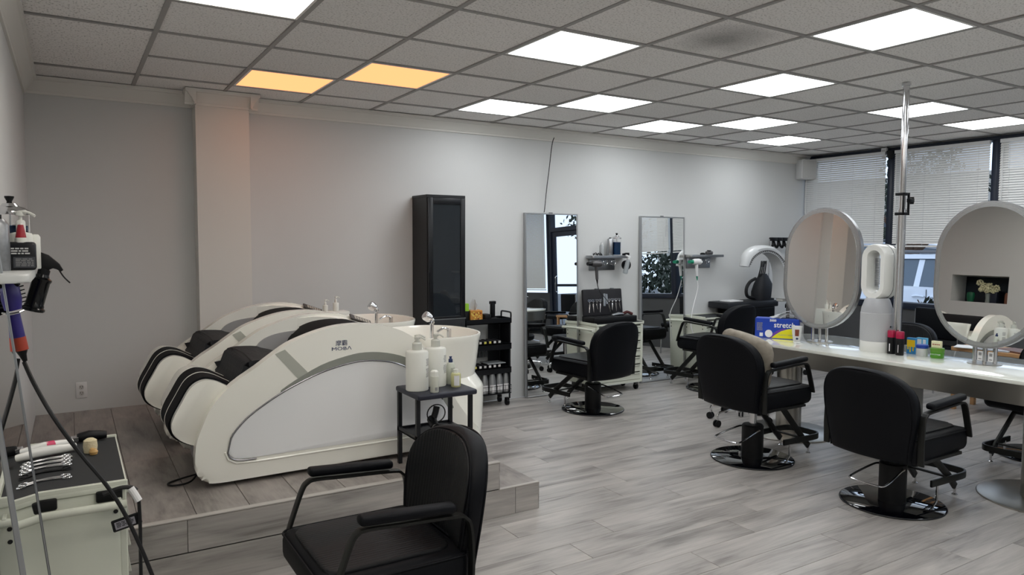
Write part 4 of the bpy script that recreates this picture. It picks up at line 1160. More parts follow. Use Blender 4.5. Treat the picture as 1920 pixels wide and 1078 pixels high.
bm = NB(); box(bm, .015, .02, -.026, -.018, 1.05, 1.3, .001, 1); ob('handle', bm, M_blackm, d1)
bm = NB(); box(bm, .004, cw - .004, -.02, -.002, .03, .878, .003, 2); d2 = ob('door', bm, dmat, t)
bm = NB(); box(bm, .05, cw - .05, -.023, -.019, .08, .83, .004, 2); ob('door_panel', bm, dmat, d2)
bm = NB(); box(bm, 0, cw, -.022, 0, .878, .886); ob('metal_lip', bm, M_alu, t)
tag(ob('stored_box', (lambda b: (box(b, 2.74, 2.90, 5.93, 5.99, 1.428, 1.47, .003), b)[1])(NB()), mat('box_grey', '#7f858a', .5)), 'small grey box on the upper shelf inside the black cabinet', 'box')
bm = NB(); lathe(bm, [(.04, 0), (.04, .1), (.03, .14), (.012, .15), (.012, .17), (.001, .17)], (2.94, 5.95, 1.188), 20); tag(ob('dark_bottle', bm, M_black), 'dark bottle inside the glazed black cabinet', 'bottle')

# ================================================================== BLACK SLIM TROLLEY
t = thing('slim_trolley', 'slim black metal trolley on casters, between cabinet and left leaning mirror', 'trolley', (3.10, 5.86, 0))
tw, td = .50, .22
bm = NB()
for x in (.012, tw - .012):
    for y in (.012, td - .012): cyl(bm, (x, y, .07), (x, y, .85), .009, n=10)
ob('frame_post', bm, M_blackm, t)
for z in (.12, .37, .60, .80):
    bm = NB(); box(bm, 0, tw, 0, td, z, z + .008); 
    if z > .7: box(bm, 0, tw, 0, .006, z, z + .05); box(bm, 0, tw, td - .006, td, z, z + .05); box(bm, 0, .006, 0, td, z, z + .05); box(bm, tw - .006, tw, 0, td, z, z + .05)
    elif z > .2:
        box(bm, 0, tw, 0, .004, z - .05, z + .008)
    ob('tray', bm, M_blackm, t)
bm = NB()
for x in (tw + .003,): tube(bm, smooth_pts([(x, .02, .845), (x, .02, .885), (x, .04, .90), (x, td - .04, .90), (x, td - .02, .885), (x, td - .02, .845)]), .008, 8)
ob('handle', bm, M_blackm, t)
bm = NB(); box(bm, tw - .012, tw - .006, .015, td - .015, .14, .80); box(bm, tw - .14, tw, td - .01, td - .006, .14, .80); ob('side_sheet', bm, mat('trolley_sheet', '#0f1117', .5), t)
bm = NB()
for z in (.16, .20): tube(bm, [(.0, 0, z), (tw, 0, z)], .0025, 5); tube(bm, [(tw, 0, z), (tw, td, z)], .0025, 5)
for k in range(17): tube(bm, [(tw * k / 16, 0, .125), (tw * k / 16, 0, .205)], .0018, 4)
ob('wire_basket', bm, M_blackm, t)
for k in range(4):
    x, y = ((.03, .03), (tw - .03, .03), (.03, td - .03), (tw - .02, td - .03))[k]
    bm = NB(); cyl(bm, (x - .012, y, .03), (x + .012, y, .03), .03, n=18); w_ = ob('caster', bm, M_black, t)
    bm = NB(); box(bm, x - .018, x + .018, y - .02, y + .02, .045, .075, .005); ob('fork', bm, M_black, w_)
M_sil = mat('bottle_silver', '#a9acae', .3, metal=.75)
bp = [(.032, 0), (.036, .004), (.036, .08), (.036, .12), (.029, .16), (.022, .195), (.024, .215), (.022, .225)]
first = None
for k, (x, y, l) in enumerate(((3.565, 5.91, 'silver bottle at the right end of the trolley basket, front row'), (3.485, 5.90, 'silver bottle second from the right in the trolley basket, front row'), (3.405, 5.895, 'silver bottle third from the right in the trolley basket, front row'), (3.325, 5.905, 'silver bottle fourth from the right in the trolley basket, partly behind the basin'), (3.52, 5.99, 'silver black-capped bottle in the rear row, right, on the trolley'), (3.44, 5.99, 'silver black-capped bottle in the rear row, middle, on the trolley'), (3.36, 5.99, 'silver black-capped bottle in the rear row, left, on the trolley'))):
    if first is None:
        first = bottle('silver_bottle', l, 'bottle', (x, y, .13), bp, M_sil, [(.014, .225), (.014, .243), (.001, .244)], M_black, 'silver bottles on the trolley', (.0364, -2.6, -.5, .02, .085), M_paper)
    else: dup(first, (x, y, .13), 0, l, 'silver bottles on the trolley')
tubes = []
cols = ['#d9d9d6', '#c8c6c0', '#d8cf5a', '#d0c660', '#dcdcd8', '#bdbdb8', '#d9d9d6']
for r, z in enumerate((.61, .38)):
    for k in range(6):
        x = 3.20 + k * .052
        c = cols[(k + 3 * r) % 7]
        bm = NB(); box(bm, x, x + .03, 5.875, 6.03, z + (.0), z + .028, .004, 1)
        o = ob('dye_box', bm, mat('dye_box_dark', '#26262c', .5)); tag(o, 'small dark colour box on the %s trolley shelf, %s from the left' % (('upper', 'lower')[r], ('first', 'second', 'third', 'fourth', 'fifth', 'sixth')[k]), 'box', 'hair colour boxes on the trolley')
        bm = NB(); box(bm, x + .003, x + .027, 5.8735, 5.8748, z + .004, z + .024); ob('label_end', bm, mat('dye_lab' + c, c, .5), o)
bm = NB(); box(bm, 3.35, 3.55, 5.88, 6.04, .412, .420, .002, 1, Matrix.Identity(4)); tag(ob('colour_chart', bm, mat('chart_grey', '#8f9496', .4)), 'grey colour chart lying on the small boxes of the trolley', 'chart')
bm = NB()
for k in range(7): box(bm, 3.19 + k * .036, 3.215 + k * .036, 6.03, 6.045, .46, .545, .002, 1)
tag(ob('swatch_rack', bm, mat('swatch_grey', '#55585c', .4)), 'row of grey swatch tubes standing at the rear of the trolley', 'swatches')
# trolley top items
t = thing('tissue_box', 'orange and yellow patterned tissue box with white tissue', 'tissue box', (3.235, 5.93, .81), -.2)
bm = NB(); box(bm, -.06, .06, -.055, .055, 0, .125, .004, 1); tb = ob('box', bm, mat('tissue_print', '#c98a3a', .5), t)
bm = NB(); rr = random.Random(3); pc = []
for k in range(16):
    x, z, r = rr.uniform(-.048, .048), rr.uniform(.035, .108), rr.uniform(.005, .011)
    prism(bm, [(x + r * math.cos(a), z + r * math.sin(a)) for a in [2 * PI * i / 8 for i in range(8)]], 'y', -.0562, -.0552)
ob('flower_print', bm, mat('tissue_yellow', '#e9cf67', .5), tb)
bm = NB()
for k in range(9):
    x, z, r = rr.uniform(-.048, .048), rr.uniform(.035, .108), rr.uniform(.004, .007)
    prism(bm, [(x + r * math.cos(a), z + r * math.sin(a)) for a in [2 * PI * i / 8 for i in range(8)]], 'y', -.0568, -.0560)
ob('leaf_print', bm, mat('tissue_red', '#8e3522', .5), tb)
bm = NB(); box(bm, -.0605, .0605, -.0557, .0557, 0, .026); ob('lower_band', bm, mat('tissue_cream', '#d9b78e', .5), tb)
bm = NB()
for a, hh, lx in ((0, .12, -.02), (1.0, .10, .015), (2.2, .11, .0)):
    A = [bm.verts.new((lx + .03 * (u - .5) * 2 * (1 if v else .35) * math.cos(a), .03 * (u - .5) * 2 * (1 if v else .35) * math.sin(a), .118 + hh * (1 - abs(u - .5)) * v)) for v in (0, 1) for u in (0, .25, .5, .75, 1)]
    for i in range(4): bm.faces.new((A[i], A[i + 1], A[i + 6], A[i + 5]))
bmesh.ops.solidify(bm, geom=list(bm.faces), thickness=.001); ob('tissue', bm, M_paper, t)
t = thing('clipper_pack', 'lime green and black clipper standing at the left of the trolley top', 'clipper', (3.14, 5.94, .81), -.2)
bm = NB(); box(bm, -.032, .032, -.02, .02, .0, .19, .008, 2); ob('body', bm, mat('lime_green', '#8fbf2a', .35), t)
bm = NB(); box(bm, -.012, .034, -.0225, .018, .0, .12, .006, 2); ob('grip', bm, M_black, t)
t = thing('electric_clipper', 'black electric clipper standing upright on the trolley top', 'clipper', (3.44, 5.95, .81), .1)
bm = NB(); box(bm, -.022, .022, -.018, .018, .03, .20, .008, 2); box(bm, -.03, .03, -.02, .02, .17, .20, .005, 1); ob('body', bm, M_black, t)
bm = NB(); box(bm, -.035, .035, -.03, .03, 0, .045, .008, 2); ob('charging_base', bm, M_black, t)
bm = NB(); box(bm, 3.33, 3.40, 5.9, 6.0, .81, .89, .008, 2); tag(ob('blade_box', bm, M_black), 'small black blade box beside the upright clipper on the trolley', 'box')
bm = NB(); box(bm, 3.47, 3.56, 5.88, 5.95, .81, .835, .008, 2, ); tag(ob('comb_set', bm, mat('olive_comb', '#5b5e40', .5)), 'olive comb set lying on the right of the trolley top', 'comb')

# ================================================================== WHITE TOOL CARTS
def tool_cart(label, loc, rz, L=.62, W=.31, Hh=.70):
    """local: x along the long side, drawers on -Y, handle end at x=0"""
    t = thing('tool_cart', label, 'cart', loc, rz, 'white metal tool carts')
    z0 = .085
    bm = NB(); box(bm, 0, L, .018, W, z0, Hh, .006, 2); ob('body', bm, M_cart, t)
    bm = NB(); box(bm, -.006, L + .006, -.006, W + .006, Hh, Hh + .02, .004, 2); box(bm, -.006, .006, -.006, W + .006, Hh + .015, Hh + .032, .003, 1); box(bm, L - .006, L + .006, -.006, W + .006, Hh + .015, Hh + .032, .003, 1); box(bm, -.006, L + .006, W - .006, W + .006, Hh + .015, Hh + .032, .003, 1)
    top = ob('top_rim', bm, M_cart, t)
    bm = NB(); box(bm, .01, L - .01, 0, W - .01, Hh + .02, Hh + .024); ob('black_mat', bm, mat('rubber_mat', '#2b2d2f', .7), top)
    bm = NB(); box(bm, .004, .034, -.002, .02, z0, Hh, .003, 1); box(bm, L - .034, L - .004, -.002, .02, z0, Hh, .003, 1); box(bm, .03, L - .03, -.002, .02, z0, z0 + .03, .003, 1); ob('front_frame', bm, M_cart, t)
    n = 7; hs = (Hh - z0 - .04) / n
    bm = NB(); box(bm, .03, L - .03, .012, .02, z0 + .03, Hh); ob('drawer_void', bm, M_cartd, t)
    for k in range(n):
        z = z0 + .034 + k * hs
        bm = NB(); box(bm, .036, L - .036, -.004, .014, z, z + hs - .016, .003, 1); d = ob('drawer', bm, M_cart, t)
        bm = NB(); box(bm, .05, L - .05, -.014, -.002, z + hs - .026, z + hs - .019, .002, 1); ob('drawer_pull', bm, mat('cart_pull', '#8d8f86', .4), d)
    bm = NB(); tube(bm, [(-.045, .0, Hh - .035), (-.045, W, Hh - .035)], .013, 12)
    for y in (.02, W - .02): box(bm, -.05, .0, y - .006, y + .006, Hh - .05, Hh - .02, .002, 1)
    ob('end_handle', bm, M_cart, t)
    bm = NB()
    for a in (.07, .11): cyl(bm, (-.002, W - .03, Hh - a), (.002, W - .03, Hh - a), .007, n=12); cyl(bm, (-.002, .03, Hh - a), (.002, .03, Hh - a), .007, n=12)
    ob('mount_hole', bm, M_inkk, t)
    for x in (.05, L - .05):
        for y in (.05, W - .05):
            bm = NB(); cyl(bm, (x - .01, y, .032), (x + .01, y, .032), .032, n=20); c = ob('caster', bm, M_black, t)
            bm = NB(); box(bm, x - .016, x + .016, y - .02, y + .02, .045, z0, .003, 1); ob('fork', bm, M_gun, c)
    return t
c1 = tool_cart('white tool cart under the open tool case, left of the right leaning mirror', (4.575, 5.79, 0), 0, .635, .31, .71)
c2 = tool_cart('white tool cart against the back wall, right of the right leaning mirror', (6.135, 5.79, 0), 0, .50, .31, .70)
c3 = tool_cart('white tool cart nearest the viewer, bottom left, with scissors on its top', (.135, 2.635, 0), PI / 2, .64, .345, .765)
# its short end faces the viewer: add the pads on that end (local x = 0 side)
for lb, ya, yb in (('left', .19, .285), ('right', .01, .085)):
    bm = NB(); box(bm, -.018, -.001, ya, yb, .735, .772, .006, 2); ob('end_pad', bm, M_black, c3)
ob('edge_lettering', text_bm('· · ·  - -  · · ·', .014, Matrix.Translation((-.0065, .17, .778)) @ Matrix.Rotation(-PI / 2, 4, 'Z') @ Euler((PI / 2, 0, 0)).to_matrix().to_4x4(), .0003), M_inkg, c3) if False else None

# open tool case on the cart
t = thing('tool_case', 'open black tool case with scissors in its lid, on a white cart', 'case', (4.86, 5.93, .735), 0)
bm = NB(); box(bm, -.29, .29, -.11, .10, 0, .065, .01, 2); ob('case_base', bm, M_black, t)
Ml = Matrix.Translation((0, .11, .055)) @ Matrix.Rotation(-.12, 4, 'X')
bm = NB(); box(bm, -.275, .255, -.035, .0, 0, .285, .014, 3, Ml); lid = ob('case_lid', bm, mat('case_lid_black', '#17161b', .6), t)
ORD = ('first', 'second', 'third', 'fourth', '', 'fifth', 'sixth', 'seventh', 'eighth')
for k in range(9):
    x = -.20 + k * .048 + (.02 if k > 3 else 0)
    if k == 4: continue
    st = thing('scissors', 'steel scissors in the open case lid, %s from the left' % ORD[k], 'scissors', (4.86, 5.93, .735), 0, 'scissors held in the tool case lid')
    for s_ in (-1, 1):
        bm = NB()
        tube(bm, [(x + s_ * .011 + .010 * math.cos(a), -.042, .165 + .012 * math.sin(a)) for a in [2 * PI * i / 10 for i in range(10)]], .0022, 5, True)
        tube(bm, [(x + s_ * .006, -.041 + .002 * s_, .155), (x - s_ * .003, -.041 + .002 * s_, .12), (x + (.011 + .001 * s_) * ((k % 3) - 1), -.041, .04)], [.003, .004, .0015], 6)
        xf(bm, bm.verts, Ml); ob('blade_with_ring', bm, M_chrome, st)
bm = NB(); box(bm, -.025, .005, -.046, -.036, .10, .235, .003, 1, Ml @ Matrix.Rotation(.06, 4, 'Y')); box(bm, .02, .045, -.046, -.036, .12, .23, .003, 1, Ml); ob('razor_holder', bm, M_alu, lid)
bm = NB()
for x in (-.08, .13): box(bm, x - .02, x + .02, -.03, -.005, .285, .295, .003, 1, Ml)
ob('latch', bm, M_alu, t)
bm = NB(); tube(bm, [(-.02, -.06, .075), (.09, -.05, .085), (.15, -.05, .08)], [.012, .018, .010], 10); tag(ob('hair_trimmer', bm, M_alu, M=Matrix.Translation((4.86, 5.93, .735))), 'silver trimmer lying in the open black tool case', 'trimmer')
bm = NB(); tube(bm, smooth_pts([(.14, -.04, .075), (.18, -.05, .095), (.22, -.04, .095), (.27, -.05, .075)]), .016, 8); tag(ob('cape_roll', bm, mat('red_black_cloth', '#4a2020', .8), M=Matrix.Translation((4.86, 5.93, .735))), 'dark red cloth roll at the right end of the tool case', 'cloth')

# black chest trolley by the corner, cloth bag, holster stand
t = thing('black_chest', 'black wheeled chest against the back wall, behind the blue carton', 'chest', (6.68, 5.83, 0))
bm = NB(); box(bm, 0, .71, 0, .27, .06, .80, .01, 2); ob('body', bm, M_black, t)
bm = NB(); box(bm, -.16, .735, -.03, .28, .80, .875, .012, 2); ob('tray', bm, mat('tray_black', '#1b1d22', .5), t)
bm = NB(); box(bm, .02, .69, -.006, .004, .60, .78, .004, 1); box(bm, .02, .69, -.006, .004, .40, .58, .004, 1); ob('drawer', bm, M_blackm, t)
bm = NB(); 
for x in (.06, .65): cyl(bm, (x - .012, .06, .03), (x + .012, .06, .03), .03, n=16); cyl(bm, (x - .012, .23, .03), (x + .012, .23, .03), .03, n=16)
ob('caster', bm, M_black, t)
bm = NB(); box(bm, .05, .28, .04, .2, .875, .888, .002, 1); tag(ob('paper_pad', bm, M_paper, M=Matrix.Translation((6.58, 5.83, 0))), 'white papers on the black chest top', 'paper')
bm = NB()
loft(bm, [[V((x, y, z)) for x, y in rrect(0, 0, w_, d_, min(w_, d_) * .45, 4)] for z, w_, d_ in ((.0, .30, .2), (.1, .31, .2), (.2, .24, .16), (.28, .15, .1), (.32, .09, .06))])
xf(bm, bm.verts, Matrix.Translation((7.29, 5.94, .876)))
tag(ob('tool_holster', bm, mat('bag_black', '#15171d', .6), ang=60), 'black tool bag heaped on the chest below the arc dryer', 'bag')
bm = NB()
tube(bm, smooth_pts([(7.12, 5.93, .90), (7.0, 5.93, .93), (6.98, 5.93, 1.02), (7.04, 5.93, 1.10), (7.14, 5.93, 1.14)]), .02, 8)
for k in range(4): tube(bm, smooth_pts([(7.19 + k * .035, 5.93, 1.16), (7.20 + k * .03, 5.91, 1.26), (7.24 + k * .028, 5.93, 1.35), (7.27 + k * .01, 5.95, 1.28)]), .008, 6)
tag(ob('curler_cables', bm, M_cable), 'black cables and curling irons draped over the bag by the dryer', 'cables')

# arc dryer on stand
t = thing('arc_dryer', 'white arc-shaped hair processor on a chrome stand in the corner', 'hair processor', (7.33, 5.60, 0))
bm = NB()
AO = [(6.50, 1.315), (6.545, 1.455), (6.68, 1.53), (6.87, 1.548), (7.05, 1.505), (7.20, 1.395), (7.32, 1.24), (7.37, 1.06), (7.36, .90)]
AI = [(6.575, 1.30), (6.635, 1.385), (6.735, 1.445), (6.87, 1.465), (7.0, 1.425), (7.09, 1.345), (7.145, 1.22), (7.16, 1.08), (7.15, .92)]
AO = smooth_pts([(a - 7.33, 0, b) for a, b in AO], 5); AI = smooth_pts([(a - 7.33, 0, b) for a, b in AI], 5)
rings = []
for k, (O, I) in enumerate(zip(AO, AI)):
    wd = .055 + .05 * k / len(AO)
    q = O.lerp(I, .35)
    rings.append([I + V((0, -wd, 0)), I + V((0, wd, 0)), q + V((0, wd * 1.05, 0)), O + V((0, wd * .5, 0)), O + V((0, -wd * .5, 0)), q + V((0, -wd * 1.05, 0))])
loft(bm, rings)
ob('arc_arm', bm, mat('dryer_silver_white', '#c9cbcc', .25, coat=.4), t, ang=50)
bm = NB()
for k in range(2, len(AI) - 8, 1):
    q = AI[k].lerp(AO[k], .16); wd = .055 + .05 * k / len(AO)
    box(bm, q.x - .006, q.x + .006, -wd * 1.03 - .004, -wd * .9, q.z - .006, q.z + .006)
ob('vent_dots', bm, M_gun, t)
bm = NB(); tube(bm, [tuple(a.lerp(b, .30) + V((0, -.055 * 1.05 - .05 * 1.05 * k / len(AO) - .001, 0))) for k, (a, b) in enumerate(zip(AI, AO))], .004, 5); ob('edge_seam', bm, M_gun, t)
bm = NB(); box(bm, -.17, .03, -.05, .05, .88, .96, .02, 3); ob('housing', bm, M_white, t, ang=60)
bm = NB(); cyl(bm, (0, 0, .12), (0, 0, .94), .02); lathe(bm, [(.035, .80), (.035, .84), (.02, .86)], n=20); ob('stand_pole', bm, M_chrome, t)
for k in range(5):
    a = 2 * PI * k / 5 + .4; c, s = math.cos(a), math.sin(a)
    bm = NB(); tube(bm, smooth_pts([(0, 0, .13), (c * .12, s * .12, .12), (c * .20, s * .20, .085), (c * .22, s * .22, .06)]), .014, 8); lg = ob('star_leg', bm, M_chrome, t)
    bm = NB(); cyl(bm, (c * .22 - s * .014, s * .22 + c * .014, .032), (c * .22 + s * .014, s * .22 - c * .014, .032), .032, n=18); ob('caster', bm, M_black, lg)
# coat / cape rack behind it
t = thing('tool_rack', 'thin wire rack with black claw clips standing in the corner', 'rack', (7.58, 5.98, 0))
bm = NB(); cyl(bm, (-.14, 0, 0), (-.14, 0, 1.62), .006, n=8); cyl(bm, (.38, 0, 0), (.38, 0, 1.62), .006, n=8); cyl(bm, (-.14, 0, 1.62), (.38, 0, 1.62), .006, n=8); cyl(bm, (-.14, 0, .3), (.38, 0, .3), .006, n=8)
for x in (-.14, .38): cyl(bm, (x, -.06, .006), (x, .1, .006), .006, n=8)
ob('wire_frame', bm, M_chrome, t)
for k in range(4):
    x = -.06 + k * .10
    bm = NB(); box(bm, x - .06, x + .04, -.03, .03, 1.60, 1.645, .01, 2)
    for s in (-1, 1):
        for j in range(3): tube(bm, smooth_pts([(x - .03 + j * .02, 0, 1.60), (x - .02 + j * .02 + s * .035, s * .02, 1.56), (x + .0 + j * .01 + s * .05, 0, 1.51)]), .006, 5)
    tag(ob('claw_clip', bm, M_black, M=Matrix.Translation((7.58, 5.98, 0))), 'black claw clip on the corner wire rack, %s from the left' % ('first', 'second', 'third', 'fourth')[k], 'hair clip', 'claw clips on the corner rack')

# rolling stools
def stool(label, loc, seat=True, hseat=.5):
    t = thing('rolling_stool', label, 'stool', loc, 0)
    bm = NB(); cyl(bm, (0, 0, .12), (0, 0, hseat - .03), .02); lathe(bm, [(.03, .10), (.032, .16), (.024, .2)], n=16); ob('gas_column', bm, M_chrome, t)
    for k in range(5):
        a = 2 * PI * k / 5 + .62; c, s = math.cos(a), math.sin(a)
        bm = NB(); tube(bm, smooth_pts([(0, 0, .14), (c * .1, s * .1, .135), (c * .23, s * .23, .12), (c * .255, s * .255, .10), (c * .255, s * .255, .06)]), .011, 8); lg = ob('star_leg', bm, M_chrome, t)
        bm = NB()
        for q in (-.014, .014):
            cyl(bm, (c * .26 - s * (q - .006), s * .26 + c * (q - .006), .03), (c * .26 - s * (q + .006), s * .26 + c * (q + .006), .03), .03, n=18)
        w_ = ob('caster', bm, M_black, lg)
    bm = NB(); lathe(bm, [(.001, hseat - .04), (.15, hseat - .04), (.175, hseat - .02), (.18, hseat + .02), (.165, hseat + .04), (.001, hseat + .05)], n=32); ob('seat', bm, M_vinyl, t)
    return t
stool('black rolling stool with chrome star base, behind the pillow chair', (4.95, 4.26, 0), hseat=.44)
stool('black rolling stool with chrome star base, under the far end of the table', (5.42, 4.6, 0), hseat=.42)

# ================================================================== SIDE TABLE ON THE PLATFORM
SX0, SX1, SY0, SY1, SZ = 1.555, 1.895, 3.46, 3.765, .765
t = thing('side_table', 'black two-tier side table holding shampoo bottles beside the bed', 'side table', (SX0, SY0, PZ))
w, d, h = SX1 - SX0, SY1 - SY0, SZ - PZ
for x in (.011, w - .011):
    for y in (.045, d - .011):
        bm = NB(); box(bm, x - .011, x + .011, y - .011, y + .011, 0.002, h - .02, .001, 1); ob('leg', bm, M_blackm, t)
bm = NB(); box(bm, -.008, w + .008, -.006, d + .004, h - .03, h, .010, 3); ob('top', bm, mat('side_table_navy', '#1f2230', .45), t)
bm = NB(); box(bm, 0, w, .035, d, .19, .20, .002, 1); box(bm, 0, .012, .035, d, .19, .215); box(bm, 0, w, d - .008, d, .19, .21); ob('lower_shelf', bm, M_blackm, t)
M_btl = mat('bottle_white', '#e2e3dc', .35)
def pump(label, x, y, r, h, m=M_btl, lab=True, group=None, headm=None, z=SZ, s=1.0, rz=0):
    t = thing('pump_bottle', label, 'bottle', (x, y, z), rz, group)
    bm = NB(); lathe(bm, [(r * .95, 0), (r, .004), (r, h * .93), (r * .93, h * .97), (r * .45, h), (.001, h)], n=36); ob('body', bm, m, t)
    hm = headm or mat('pump_clear', '#c9cac2', .2)
    bm = NB(); lathe(bm, [(r * .42, h * .99), (r * .42, h + .035 * s), (r * .34, h + .04 * s), (r * .16, h + .042 * s), (r * .14, h + .065 * s), (.001, h + .065 * s)], n=24); ob('collar', bm, hm, t)
    bm = NB(); tube(bm, smooth_pts([(-.006, 0, h + .064 * s), (.02 * s, -.01 * s, h + .068 * s), (.042 * s, -.022 * s, h + .055 * s)]), [.008 * s] * 6 + [.005 * s] * 7, 8) if True else None
    lathe(bm, [(.001, h + .055 * s), (.014 * s, h + .056 * s), (.014 * s, h + .07 * s), (.001, h + .074 * s)], n=16)
    ob('pump_head', bm, hm, t)
    if lab:
        lb = NB(); rr = random.Random(int(x * 1000))
        for q0, q1, z0, z1 in ((-.95, -.35, h * .62, h * .80), (-.95, -.35, h * .34, h * .56)):
            nrow = 7
            for i in range(nrow):
                zz = z0 + (z1 - z0) * i / nrow
                a0 = q0 + rr.uniform(0, .1)
                while a0 < q1:
                    a1 = min(a0 + rr.uniform(.08, .2), q1)
                    A = [lb.verts.new((r * 1.003 * math.cos(a), r * 1.003 * math.sin(a), zq)) for zq in (zz, zz + (z1 - z0) / nrow * .62) for a in (a0, (a0 + a1) / 2, a1)]
                    lb.faces.new((A[0], A[1], A[4], A[3])); lb.faces.new((A[1], A[2], A[5], A[4]))
                    a0 = a1 + .03
        ob('label_print', lb, M_inkg, t)
    return t
pump('large white pump bottle at the left of the side table', 1.605, 3.60, .062, .222, group='large pump bottles on the side table', rz=-.15)
pump('large white pump bottle at the right of the side table, labelled', 1.745, 3.66, .060, .222, group='large pump bottles on the side table', rz=-.25)
pump('third pump bottle half hidden behind the two large white ones', 1.66, 3.722, .038, .215, lab=False)
bottle('foam_bottle', 'small white frosted bottle at the front of the side table', 'bottle', (1.66, 3.495, SZ), [(.021, 0), (.023, .003), (.023, .088), (.02, .092)], mat('bottle_frost', '#d3d5c9', .4), [(.021, .09), (.021, .112), (.015, .12), (.001, .121)], M_btl, None, (.0232, -1.9, -1.2, .012, .03))
bottle('mist_bottle', 'tall pale bottle with dark spray nozzle on the side table', 'bottle', (1.84, 3.66, SZ), [(.023, 0), (.025, .003), (.025, .105), (.019, .12), (.011, .125)], mat('bottle_pale', '#cfd3c6', .3, noise=(20, .05)), [(.012, .124), (.012, .142), (.007, .145), (.006, .15), (.009, .158), (.001, .159)], M_ink, None, (.0253, -2.0, -.6, .03, .095), mat('label_pale_grey', '#b3b5aa', .6))
bottle('serum_bottle', 'small yellowish bottle at the right of the side table', 'bottle', (1.83, 3.575, SZ), [(.026, 0), (.028, .004), (.028, .07), (.024, .077)], mat('serum_yellow', '#c8c693', .15), [(.014, .077), (.014, .098), (.001, .099)], M_btl, None, (.0283, -2.4, -1.25, .01, .066), M_paper)
# lower shelf : coiled clipper + small things
t = thing('hair_dryer', 'black hair dryer with coiled cord on the lower shelf of the side table', 'hair dryer', (1.69, 3.60, PZ + .20))
bm = NB(); cyl(bm, (0, -.05, .035), (.02, .04, .06), .026, n=18); tube(bm, [(.02, .02, .06), (.04, .03, .10), (.05, .035, .13)], .018, 10); ob('body', bm, M_black, t)
bm = NB(); tube(bm, [(0 + .019 * math.cos(a), -.052, .034 + .019 * math.sin(a)) for a in [2 * PI * i / 16 for i in range(16)]], .0035, 6, True); ob('nozzle_ring', bm, M_gun, t)
bm = NB(); tube(bm, [(.03 + .055 * math.cos(a), .0, .10 + .05 * math.sin(a)) for a in [2 * PI * i / 24 for i in range(24)]], .0035, 6, True); ob('coiled_cord', bm, M_cable, t)
bm = NB(); box(bm, 1.745, 1.80, 3.60, 3.68, PZ + .2, PZ + .222, .006); tag(ob('small_case', bm, M_black), 'small black case on the lower shelf of the side table', 'case')
bm = NB(); tube(bm, [(1.80, 3.62, PZ + .21), (1.83, 3.6, PZ + .215), (1.85, 3.57, PZ + .21)], .011, 8); tag(ob('hair_clip', bm, M_black), 'black clip on the right end of the lower side-table shelf', 'clip')
# far pump bottles behind the second bed
t = thing('corner_caddy', 'small white ledge carrying two pump bottles behind the far bed', 'ledge', (1.76, 5.62, PZ))
bm = NB(); box(bm, -.10, .14, -.06, .08, .0, .70, .012, 2); ob('stand', bm, M_btl, t)
p1 = pump('small white pump bottle, left one behind the far bed', 1.715, 5.61, .021, .05, lab=False, group='small pump bottles behind the far bed', headm=M_btl, z=PZ + .70, s=.6, rz=0.3)
pump('small white pump bottle, right taller one behind the far bed', 1.80, 5.61, .023, .068, lab=False, group='small pump bottles behind the far bed', headm=M_btl, z=PZ + .70, s=.65, rz=.3)

# ================================================================== NICHE FLOWERS
nx, ny = XL - .25, 4.72
t = thing('flower_vase', 'glass vase of cream flowers in the wall niche, seen in the right oval mirror', 'vase', (nx + .08, ny, NZ0))
bm = NB(); lathe(bm, [(.03, 0), (.034, .004), (.03, .06), (.038, .13), (.035, .13), (.028, .06), (.03, .01), (.001, .008)], n=24); ob('glass_vase', bm, mat('vase_glass', '#b8c2bd', .1, trans=.5), t)
bm = NB(); rr = random.Random(5)
for k in range(14): tube(bm, smooth_pts([(0, 0, .03), (rr.uniform(-.02, .02), rr.uniform(-.03, .03), .14), (rr.uniform(-.06, .06), rr.uniform(-.14, .14), .20)], 3), .002, 5)
ob('stems', bm, mat('stem_green', '#3f5a34', .6), t)
for k, (dx, dy, dz, r) in enumerate(((.03, -.10, .20, .045), (.05, -.03, .21, .055), (.03, .04, .215, .05), (.04, .10, .27, .042), (.06, .0, .17, .04), (.05, -.08, .165, .035), (.05, .07, .18, .035))):
    bm = NB()
    for q in range(46):
        a, b_ = rr.uniform(0, 2 * PI), math.acos(rr.uniform(-1, 1))
        p = V((math.sin(b_) * math.cos(a), math.sin(b_) * math.sin(a), math.cos(b_))) * r * rr.uniform(.75, 1)
        bmesh.ops.create_icosphere(bm, subdivisions=0, radius=r * .26, matrix=Matrix.Translation(p + V((dx, dy, dz))) @ Matrix.Rotation(a, 4, 'X'))
    ob('flower_head', bm, mat('petal_cream', '#e6e2bd', .7), t)
bm = NB(); lathe(bm, [(.035, 0), (.045, .05), (.05, .1), (.04, .13), (.001, .14)], (nx + .1, 4.93, NZ0), 20); tag(ob('green_pot', bm, mat('deep_green', '#0f5a3c', .4)), 'round green pot beside the flowers in the niche', 'pot')
bm = NB(); box(bm, nx - .1, nx + .12, 4.60, 4.68, NZ0, NZ0 + .17, .004); tag(ob('dark_box', bm, mat('navy_box', '#10182a', .4)), 'dark navy box behind the flowers in the niche', 'box')
bm = NB(); lathe(bm, [(.022, 0), (.022, .12), (.012, .15), (.001, .15)], (nx + .1, 4.49, NZ0), 16); tag(ob('brown_bottle', bm, mat('terracotta', '#8a5a44', .5)), 'brown bottle at the end of the niche', 'bottle')

